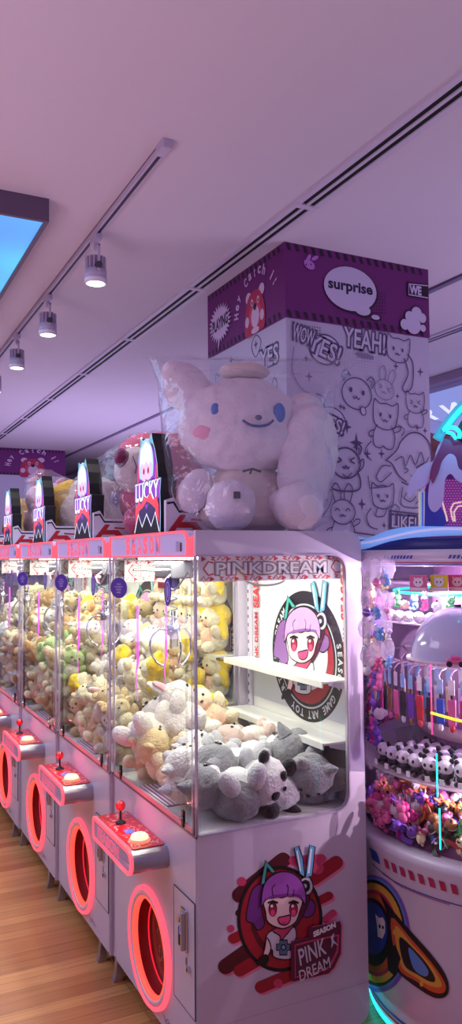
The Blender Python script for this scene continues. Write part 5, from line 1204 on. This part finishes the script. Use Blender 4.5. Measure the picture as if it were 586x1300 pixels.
# interior fittings
IW_ = mat('inner_pinkish', (232, 214, 232), .45)
def dpt(px, py, dist):
    d = CF + CR*(px-IW/2)/FPX - CU*(py-IH/2)/FPX; return CO+d*dist
lathe_part('column', [(.31, .73), (.31, 1.71)], mat('column_pink', (226, 176, 226), .35, coat=.4, vary=.35, vscale=9), n=64)
sh1 = lathe_part('toy_shelf', [(.0, .955), (.61, .955), (.615, .960), (.61, .966), (.0, .966)], clear('shelf_glass', (.9, .9, .95), .3, .05, film=.35))
lathe_part('shelf_rail', [(.36, 1.06), (.375, 1.06), (.375, 1.105), (.36, 1.105), (.36, 1.06)], mat('rail_cream', (236, 216, 206), .4))
lathe_part('dome_plate', [(.0, 1.395), (.36, 1.395), (.365, 1.40), (.36, 1.405), (.0, 1.405)], mat('plate_aqua', (150, 206, 220), .25))
lathe_part('top_shelf', [(.3, 1.640), (.50, 1.640), (.50, 1.646), (.3, 1.646)], IW_)
lathe_part('back_drum', [(.315, 1.42), (.315, 1.64)], mat('drum_pink', (236, 160, 206), .4, emit=.15), n=48)
lathe_part('teal_led', [(.47, 1.600), (.474, 1.606), (.47, 1.612), (.466, 1.606), (.47, 1.600)], mat('neon_teal', (40, 220, 210), .4, emit=1.3))
mb = MB(); mb.tube([dpt(547, 905, 2.50), dpt(575, 913, 2.42), dpt(600, 919, 2.36)], .0045, mat('neon_yellow', (246, 240, 60), .4, emit=1.2), 8); mb.build('yellow_led', rm)
for px, d_, z0, z1, m_, nm in ((543, 2.72, 1.14, 1.52, mat('neon_rose', (255, 70, 160), .4, emit=1.2), 'rose_rod'), (548, 2.62, .96, 1.10, mat('neon_cyan'), 'cyan_rod'), (550, 2.60, .80, .93, mat('neon_cyan'), 'cyan_rod')):
    p = dpt(px, 709, d_); mb = MB(); mb.cyl((p.x, p.y, z0), (p.x, p.y, z1), .0026, m_, n=8); mb.build(nm, rm)
# curved rear wall of the cabinet with rows of small hanging toys
mb = MB(); arc = [radians(60+k*5) for k in range(20)]; vs = []
for t_ in arc:
    for r_, z_ in ((.615, .74), (.615, 1.70), (.605, 1.70), (.605, .74)): vs.append((RC.x+r_*cos(t_), RC.y+r_*sin(t_), z_))
mb.add(vs, [[i*4+j, i*4+(j+1) % 4, (i+1)*4+(j+1) % 4, (i+1)*4+j] for i in range(19) for j in range(4)], mat('rear_lilac', (226, 190, 232), .5, vary=.3, vscale=12)); mb.build('rear_wall', rm)
# dome
p = dpt(582, 822, 2.62); pr = [(.158*cos(t*pi/2/14), 1.405+.172*sin(t*pi/2/14)) for t in range(15)]
mb = MB(); mb.lathe(pr, (p.x, p.y, 0), mat('dome_white', (196, 200, 236), .12, coat=1), 48); mb.lathe([(.160, 1.405), (.172, 1.405), (.172, 1.412), (.158, 1.412)], (p.x, p.y, 0), IW_, 48)
dm = mb.build('dome'); tag(dm, 'smooth pale domed cover on the shelf of the round machine', 'dome'); DMP = p
mb = MB(); mb.cyl((p.x, p.y, 1.575), (p.x, p.y, 1.585), .012, DGREY); mb.build('dome_knob', dm)
# gift boxes on the high shelf
for px, c_, c2, lb in ((531, (230, 120, 170), (250, 240, 250), 'pink and white'), (557, (240, 220, 60), (236, 236, 246), 'yellow and white'), (580, (236, 90, 120), (250, 200, 210), 'red and pink')):
    p = dpt(px, 735, 2.26); b_ = empty('gift_box', (p.x, p.y, 1.647), lb+' small gift box on the top shelf of the round machine', 'box', 'gift boxes on the top shelf')
    Mx = Matrix.Translation((p.x, p.y, 1.647)) @ Matrix.Rotation(radians(-45), 4, 'Z')
    mb = MB(); mb.box(-.024, -.015, 0, .024, .015, .046, mat('box_'+lb[:3], c_, .4), .001, mx=Mx); mb.build('carton', b_)
    a = Art(lambda u, v, h: Mx @ Vector((u, -.0155-h, v))); K = mat('boxp_'+lb[:3], c2, .4)
    a.ell(0, .026, .014, .013, K, 0, 16); a.poly([(-.022, .002), (.022, .002), (.022, .010), (-.022, .012)], K); a.poly([(-.010, .02), (-.012, .042), (-.004, .034), (.004, .034), (.012, .042), (.010, .02)], K); a.ell(-.005, .026, .002, .003, I['plum'], 0, 8, 0); a.ell(.005, .026, .002, .003, I['plum'], 0, 8); a.build('box_print', b_)
# small toys: one mesh each, copied with their own colours
rr = random.Random(4)
TC = dict(pink=(236, 110, 170), magenta=(206, 40, 140), purple=(120, 70, 190), blue=(60, 90, 220), sky=(120, 180, 240), white=(240, 232, 240), cream=(240, 220, 170), yellow=(240, 210, 70), green=(80, 170, 100), black=(34, 28, 40), brown=(160, 100, 60), orange=(240, 150, 80), red=(206, 50, 60))
TM = {k: mat('toy_'+k, v, .45, coat=.4) for k, v in TC.items()}
def tiny(kind, col):
    mb = MB(); m_ = TM[col]; k_ = TM['black'] if col != 'black' else TM['white']
    if kind == 'bear':
        mb.ell((0, 0, .016), (.015, .013, .017), m_, seg=12); mb.ell((0, -.002, .040), (.016, .014, .014), m_, seg=12)
        for s_ in (-1, 1): mb.ell((s_*.012, 0, .053), (.006, .004, .006), m_, seg=8); mb.ell((s_*.006, -.015, .042), .002, k_, seg=6); mb.ell((s_*.015, -.006, .02), (.005, .006, .009), m_, seg=8); mb.ell((s_*.008, -.011, .005), (.006, .009, .006), m_, seg=8)
    elif kind == 'bunny':
        mb.ell((0, 0, .016), (.014, .012, .018), m_, seg=12); mb.ell((0, -.002, .040), (.015, .013, .013), m_, seg=12)
        for s_ in (-1, 1): mb.ell((s_*.007, 0, .063), (.004, .003, .015), m_, (0, s_*.2, 0), seg=8); mb.ell((s_*.005, -.014, .041), .002, k_, seg=6); mb.ell((s_*.008, -.010, .005), (.006, .009, .006), m_, seg=8)
    elif kind == 'strap':
        pts = smoothpts3([(-.045, 0, .005), (-.02, .004, .012), (.01, -.003, .008), (.045, .002, .012)]); vs = []
        for q in pts: vs += [q+Vector((0, -.007, -.0015)), q+Vector((0, .007, -.0015)), q+Vector((0, .007, .0015)), q+Vector((0, -.007, .0015))]
        n_ = len(pts); mb.add(vs, [[i*4+j, i*4+(j+1) % 4, (i+1)*4+(j+1) % 4, (i+1)*4+j] for i in range(n_-1) for j in range(4)], m_); mb.ell((.052, .002, .012), (.010, .010, .008), k_, seg=8)
    else:
        mb.ell((0, 0, .018), .018, m_, seg=14); mb.lathe([(.0185, .0165), (.0195, .018), (.0185, .0195)], (0, 0, 0), TM['white'], 14); mb.cyl((0, 0, .035), (0, 0, .042), .004, k_, n=8)
    return mb.build(dict(bear='bear_charm', bunny='bunny_charm', strap='key_strap', ball='ball_charm')[kind])
TP = {}
def put_tiny(kind, col, loc, rot, s, label, group):
    if (kind, col) not in TP: TP[(kind, col)] = o = tiny(kind, col)
    else: o = TP[(kind, col)].copy(); COL.objects.link(o)
    o.location = loc; o.rotation_euler = rot; o.scale = (s, s, s); tag(o, label, dict(bear='charm', bunny='charm', strap='key strap', ball='charm')[kind], group)
KIND_N = dict(bear='bear charm', bunny='bunny charm', strap='rubber key strap', ball='round ball charm')
# mound of charms and straps on the deck, seen from the aisle side
cnt = 0
for k in range(2400):
    th = radians(rr.uniform(148, 262)); r_ = rr.choice([rr.uniform(.33, .60), rr.uniform(.50, .607)])
    if cnt > 400: break
    p = Vector((RC.x+r_*cos(th), RC.y+r_*sin(th), 0)); hm = .80+.11*(1-(r_-.24)/.37)
    lay = rr.random(); z = .735+(hm-.735)*(.55+.45*lay)
    if r_ > .54: z = .738+rr.uniform(0, .085)*(1 if r_ < .59 else .8)
    left = (th < radians(190))
    kind = rr.choice(['bear', 'ball', 'bear', 'strap', 'bunny', 'ball'])
    col = rr.choice(['pink', 'magenta', 'pink', 'purple', 'orange', 'white', 'pink'] if left else ['purple', 'blue', 'cream', 'yellow', 'green', 'black', 'brown', 'orange', 'pink', 'red', 'white', 'black', 'brown'])
    if th > radians(215) and r_ < .45: col = rr.choice(['cream', 'white', 'cream', 'pink']); kind = rr.choice(['bunny', 'bear'])
    put_tiny(kind, col, (p.x, p.y, z), (rr.uniform(-1.2, 1.2), rr.uniform(-1.2, 1.2), rr.uniform(0, 6.28)), rr.uniform(1.0, 1.4) if kind != 'strap' else 1.3,
             '%s %s in the mound at the bottom of the round machine' % (col, KIND_N[kind]), '%s %ss in the round machine mound' % (col, KIND_N[kind])); cnt += 1
mb = MB(); mb.lathe([(.605, .732), (.58, .775), (.45, .815), (.31, .86)], (RC.x, RC.y, 0), mat('mound_liner', (120, 60, 110), .8, vary=.5, vscale=30), 64); mb.build('prize_tray', rm)
# panda figures in rows on the glass shelf
def panda_fig():
    e_ = empty('panda_figure', (0, 0, 0)); W_, K_ = mat('vinyl_white', (240, 238, 246), .3, coat=.5), mat('vinyl_black', (18, 16, 26), .3, coat=.5)
    ball_part('body', e_, (0, 0, .018), (.020, .022, .018), K_, seg=14); h_ = ball_part('head', e_, (0, -.008, .045), (.024, .021, .020), W_, seg=18)
    for s_ in (-1, 1): ball_part('ear', e_, (s_*.018, -.004, .063), (.008, .005, .008), K_, seg=8); ball_part('eye_patch', e_, (s_*.009, -.0265, .045), (.005, .003, .0055), K_, seg=8); ball_part('foot', e_, (s_*.014, -.022, .007), (.008, .012, .007), K_, seg=8)
    mb = MB(); mb.box(-.006, -.040, .002, .008, -.036, .018, W_, .001); mb.build('tag', e_); return e_
pf_ = panda_fig(); index_children(); first = True
for row, (r_, n_, t0, t1) in enumerate(((.565, 14, 168, 250), (.505, 13, 170, 248), (.445, 12, 168, 248), (.385, 10, 168, 246))):
    for k in range(n_):
        th = radians(t0+(t1-t0)*k/(n_-1)); o = pf_ if first else copy_tree(pf_); first = False
        o.location = (RC.x+r_*cos(th), RC.y+r_*sin(th), .967); o.rotation_euler = (0, 0, th+pi/2+rr.uniform(-.25, .25)+.2); o.scale = (1.22, 1.22, 1.22)
        tag(o, 'small black and white panda figure in the %s row on the glass shelf' % ('front', 'second', 'third', 'back')[row], 'figurine', 'panda figures in the %s row' % ('front', 'second', 'third', 'back')[row])
# hook rack around the dome with hanging key straps
hk = lathe_part('hook_ring', [(.50, 1.345), (.506, 1.345), (.506, 1.352), (.50, 1.352), (.50, 1.345)], IW_)
PCK = {}
def hang_set():
    e_ = empty('hanging_keyring', (0, 0, 0)); mb = MB(); mb.tube([(0, -.0, 0), (0, -.035, -.008), (0, -.052, -.028), (0, -.044, -.04)], .0028, IW_, 6); mb.build('hook', e_)
    mb = MB(); mb.box(-.011, -.047, -.10, .011, -.045, -.038, mat('card_blue', (170, 206, 240), .35), .0008); mb.build('header_card', e_)
    return e_
HC = ['magenta', 'black', 'brown', 'pink', 'black', 'purple', 'red', 'black', 'blue', 'pink']
def hang(col, th, r_, z, i, nm):
    e_ = empty('hanging_keyring', (RC.x+r_*cos(th), RC.y+r_*sin(th), z)); e_.rotation_euler = (0, 0, th+pi/2)
    key = (col, i % 3)
    if key not in PCK:
        q = []
        mb = MB(); mb.tube([(0, .0, 0), (0, -.035, -.006), (0, -.052, -.022), (0, -.046, -.036)], .0028, IW_, 6); q.append(('hook', mb))
        mb = MB(); mb.box(-.012, -.048, -.085, .012, -.046, -.034, mat('card_blue' if i % 3 else 'card_white', (150, 196, 240) if i % 3 else (240, 236, 244), .35), .0008); q.append(('header_card', mb))
        mb = MB(); mb.box(-.015, -.049, -.190, .015, -.043, -.10, TM[col], .003); mb.box(-.004, -.047, -.10, .004, -.045, -.08, TM['black']); mb.ell((0, -.045, -.20), (.010, .008, .014), TM[rr.choice(['white', 'pink', 'red', 'brown'])], seg=10); q.append(('strap', mb))
        PCK[key] = []
        for nm_, mbb in q:
            o = mbb.build(nm_); PCK[key].append((o.data, o.location.copy(), nm_, mbb)); lo = min((v.co.z for v in o.data.vertices)); bpy.data.objects.remove(o)
    for me, lc, nm_, _ in PCK[key]:
        o = bpy.data.objects.new(nm_, me); COL.objects.link(o); o.parent = e_; o.location = lc
    tag(e_, '%s key strap hanging from the %s of hooks under the dome' % (col, nm), 'key strap', '%s straps on the %s of hooks' % (col, nm))
for k in range(22): hang(HC[k % 10], radians(160+k*4.6), .505, 1.35, k, 'outer ring')
ring2 = lathe_part('hook_ring', [(.43, 1.375), (.436, 1.375), (.436, 1.382), (.43, 1.382), (.43, 1.375)], IW_)
for k in range(14): hang(['white', 'orange', 'pink', 'sky', 'white', 'cream'][k % 6], radians(166+k*6), .435, 1.38, k, 'inner ring')
# glossy bags of tiny toys hanging at the left, round fluffy toys in a row
SB = clear('shiny_bag', (.92, .85, .98), .3, .08, film=.22, wrinkle=.8, wscale=30)
for k in range(12):
    px, py = 466+(k % 3)*13+rr.uniform(-3, 3), 742+(k//3)*34+rr.uniform(-6, 6); p = dpt(px, py, 2.62+.06*(k % 3))
    mb = MB(); mb.ell((0, 0, 0), (.026, .016, .040), SB, seg=14, noise_amp=.35, nseed=k); o = mb.build('toy_pouch'); o.location = p; o.rotation_euler = (0, 0, rr.uniform(0, 3))
    for v in o.data.vertices: v.co.z -= 0
    tag(o, 'shiny lilac pouch of tiny toys hanging at the left inside the round machine', 'pouch', 'shiny pouches hanging inside the round machine')
    put_tiny(rr.choice(['bear', 'ball', 'bunny']), rr.choice(['pink', 'white', 'sky', 'purple']), p-Vector((0, 0, .02)), (.2, .1, rr.uniform(0, 6)), .8, 'pale toy inside a shiny hanging pouch of the round machine', 'pale toys inside the shiny pouches')
mb = MB(); lathe_part('fluff_shelf', [(.40, 1.497), (.56, 1.497), (.56, 1.503), (.40, 1.503)], IW_, n=64)
for k in range(9):
    th = radians(168+k*6.0); mb = MB(); mb.ell((0, 0, .02), (.022, .022, .020), F['snow'], seg=14, noise_amp=.15, nseed=k); mb.ell((.0, -.018, .022), (.008, .006, .006), F['beige'], seg=8)
    for s_ in (-1, 1): mb.ell((s_*.008, -.020, .027), .002, EYE_, seg=6)
    o = mb.build('fluffy_lamb'); o.location = (RC.x+.53*cos(th), RC.y+.53*sin(th), 1.504); o.rotation_euler = (0, 0, th+pi/2)
    tag(o, 'small white fluffy toy sitting on the ledge in the round machine', 'soft toy', 'white fluffy toys on the ledge')
for k in range(16):
    th = radians(160+(k % 8)*6.5); z = 1.60 if k < 8 else 1.20
    put_tiny(['bear', 'bunny', 'ball'][k % 3], ['white', 'green', 'cream', 'sky', 'pink'][k % 5] if k < 8 else ['white', 'pink', 'cream'][k % 3], (RC.x+(.50 if k < 8 else .30)*cos(th), RC.y+(.50 if k < 8 else .30)*sin(th), 1.504+.042 if k < 8 else 1.106), (0, 0, th+pi/2), 1.0,
             ('pale toy stacked behind the fluffy ones in the round machine' if k < 8 else 'pale toy standing on the cream rail of the round machine'), 'pale toys stacked behind the fluffy ones' if k < 8 else 'pale toys on the cream rail')
for k in range(84):
    th = radians(112+(k % 14)*3.9+(k//14 % 2)*2); z = 1.02+.105*(k//14)
    put_tiny(rr.choice(['bear', 'bunny', 'ball']), rr.choice(['pink', 'white', 'sky', 'purple', 'cream', 'magenta', 'white']), (RC.x+.575*cos(th), RC.y+.575*sin(th), z), (rr.uniform(-.2, .2), rr.uniform(-.2, .2), th+pi/2+rr.uniform(-.5, .5)), 1.3,
             'small pastel toy hanging on the rear wall of the round machine', 'pastel toys on the rear wall of the round machine')
# toy car
p = dpt(577, 828, 2.44); Mx = Matrix.Translation((p.x, p.y, 1.405)) @ Matrix.Rotation(radians(-40), 4, 'Z')
cr_ = empty('toy_car', (p.x, p.y, 1.405), 'pink and black toy car standing in front of the pale dome', 'toy car')
mb = MB(); mb.box(-.028, -.016, .008, .028, .016, .022, TM['pink'], .004, mx=Mx); mb.box(-.014, -.014, .022, .016, .014, .034, TM['pink'], .004, mx=Mx); mb.build('body', cr_)
for sx in (-1, 1):
    for sy in (-1, 1): mb = MB(); mb.cyl(Mx @ Vector((sx*.018, sy*.013, .009)), Mx @ Vector((sx*.018, sy*.020, .009)), .009, TM['black'], n=14); mb.build('wheel', cr_)
# lights of the round machine
for nm, loc, pw, c_ in (('inner_light', (RC.x-.28, RC.y-.30, 1.66), 16, (1, .86, 1)), ('inner_light', (RC.x-.50, RC.y-.05, 1.64), 11, (1, .75, 1)), ('shelf_light', (RC.x-.34, RC.y-.36, 1.25), 8, (1, .75, .98)), ('shelf_light', (RC.x-.42, RC.y-.30, .93), 7, (1, .75, .92)), ('violet_light', (RC.x-.12, RC.y-.45, 1.25), 5, (.35, .2, 1)), ('floor_glow', (1.66, 2.46, .045), 2.6, (.05, .85, 1)), ('floor_glow', (1.62, 2.60, .045), 1.0, (.05, .85, 1))):
    point(nm, loc, pw, c_, 0, rm)
mb = MB(); mb.cyl((1.22, 2.43, .075), (1.62, 2.43, .075), .008, NEON, n=10); o = mb.build('under_tube', mach); o.location = o.location
point('under_glow', (1.36, 2.45, .04), .7, (1, .1, .12), 0, mach)
# cabinet behind the pillar with a red bagged toy on top
cb = empty('display_cabinet', (4.0, 4.7, 0), 'pale cabinet behind the dolphin topper carrying a red bagged toy', 'cabinet')
mb = MB(); mb.box(3.7, 4.4, 0, 4.3, 5.0, 1.80, BODY, .02); mb.build('body', cb); mb = MB(); mb.box(3.69, 4.39, 1.80, 4.31, 5.01, 1.86, BODY, .01); mb.build('top', cb)
for k in range(2): mb = MB(); mb.box(3.72+k*.29, 4.392, .3, 3.99+k*.29, 4.40, 1.70, INNER, .004); d_ = mb.build('door', cb); mb = MB(); mb.cyl((3.97+k*.05, 4.375, .9), (3.97+k*.05, 4.375, 1.1), .006, CHROME, n=8); mb.build('handle', d_)
RDm = fur('big_red', (150, 40, 56)); e = empty('red_plush', (0, 0, 0), 'dark red stuffed bear in crinkled wrap between the pillar and the dolphin topper', 'soft toy')
sub([((0, 0, .24), (.24, .2, .24), None, RDm)], 'body'); sub([((0, -.02, .62), (.22, .18, .20), None, RDm)], 'head'); sub([((-.17, 0, .80), (.07, .05, .07), None, RDm)], 'ear'); sub([((.17, 0, .80), (.07, .05, .07), None, RDm)], 'ear'); sub([((-.2, -.12, .34), (.08, .1, .14), None, RDm)], 'arm')
ball_part('eye', e, (-.07, -.19, .66), (.014, .01, .016), EYE_); ball_part('eye', e, (.07, -.19, .66), (.014, .01, .016), EYE_)
e.location = (4.02, 4.7, 1.862)
bag('plastic_bag', e.location, [(.002, .22, .2, 0, 0), (.15, .27, .24, 0, 0), (.45, .26, .23, 0, 0), (.70, .28, .24, 0, 0), (.88, .22, .16, 0, 0), (.93, .05, .03, 0, 0)], 'crinkled wrap over the dark red bear behind the round machine', 0, 9, .012)
bpy.context.view_layer.update()
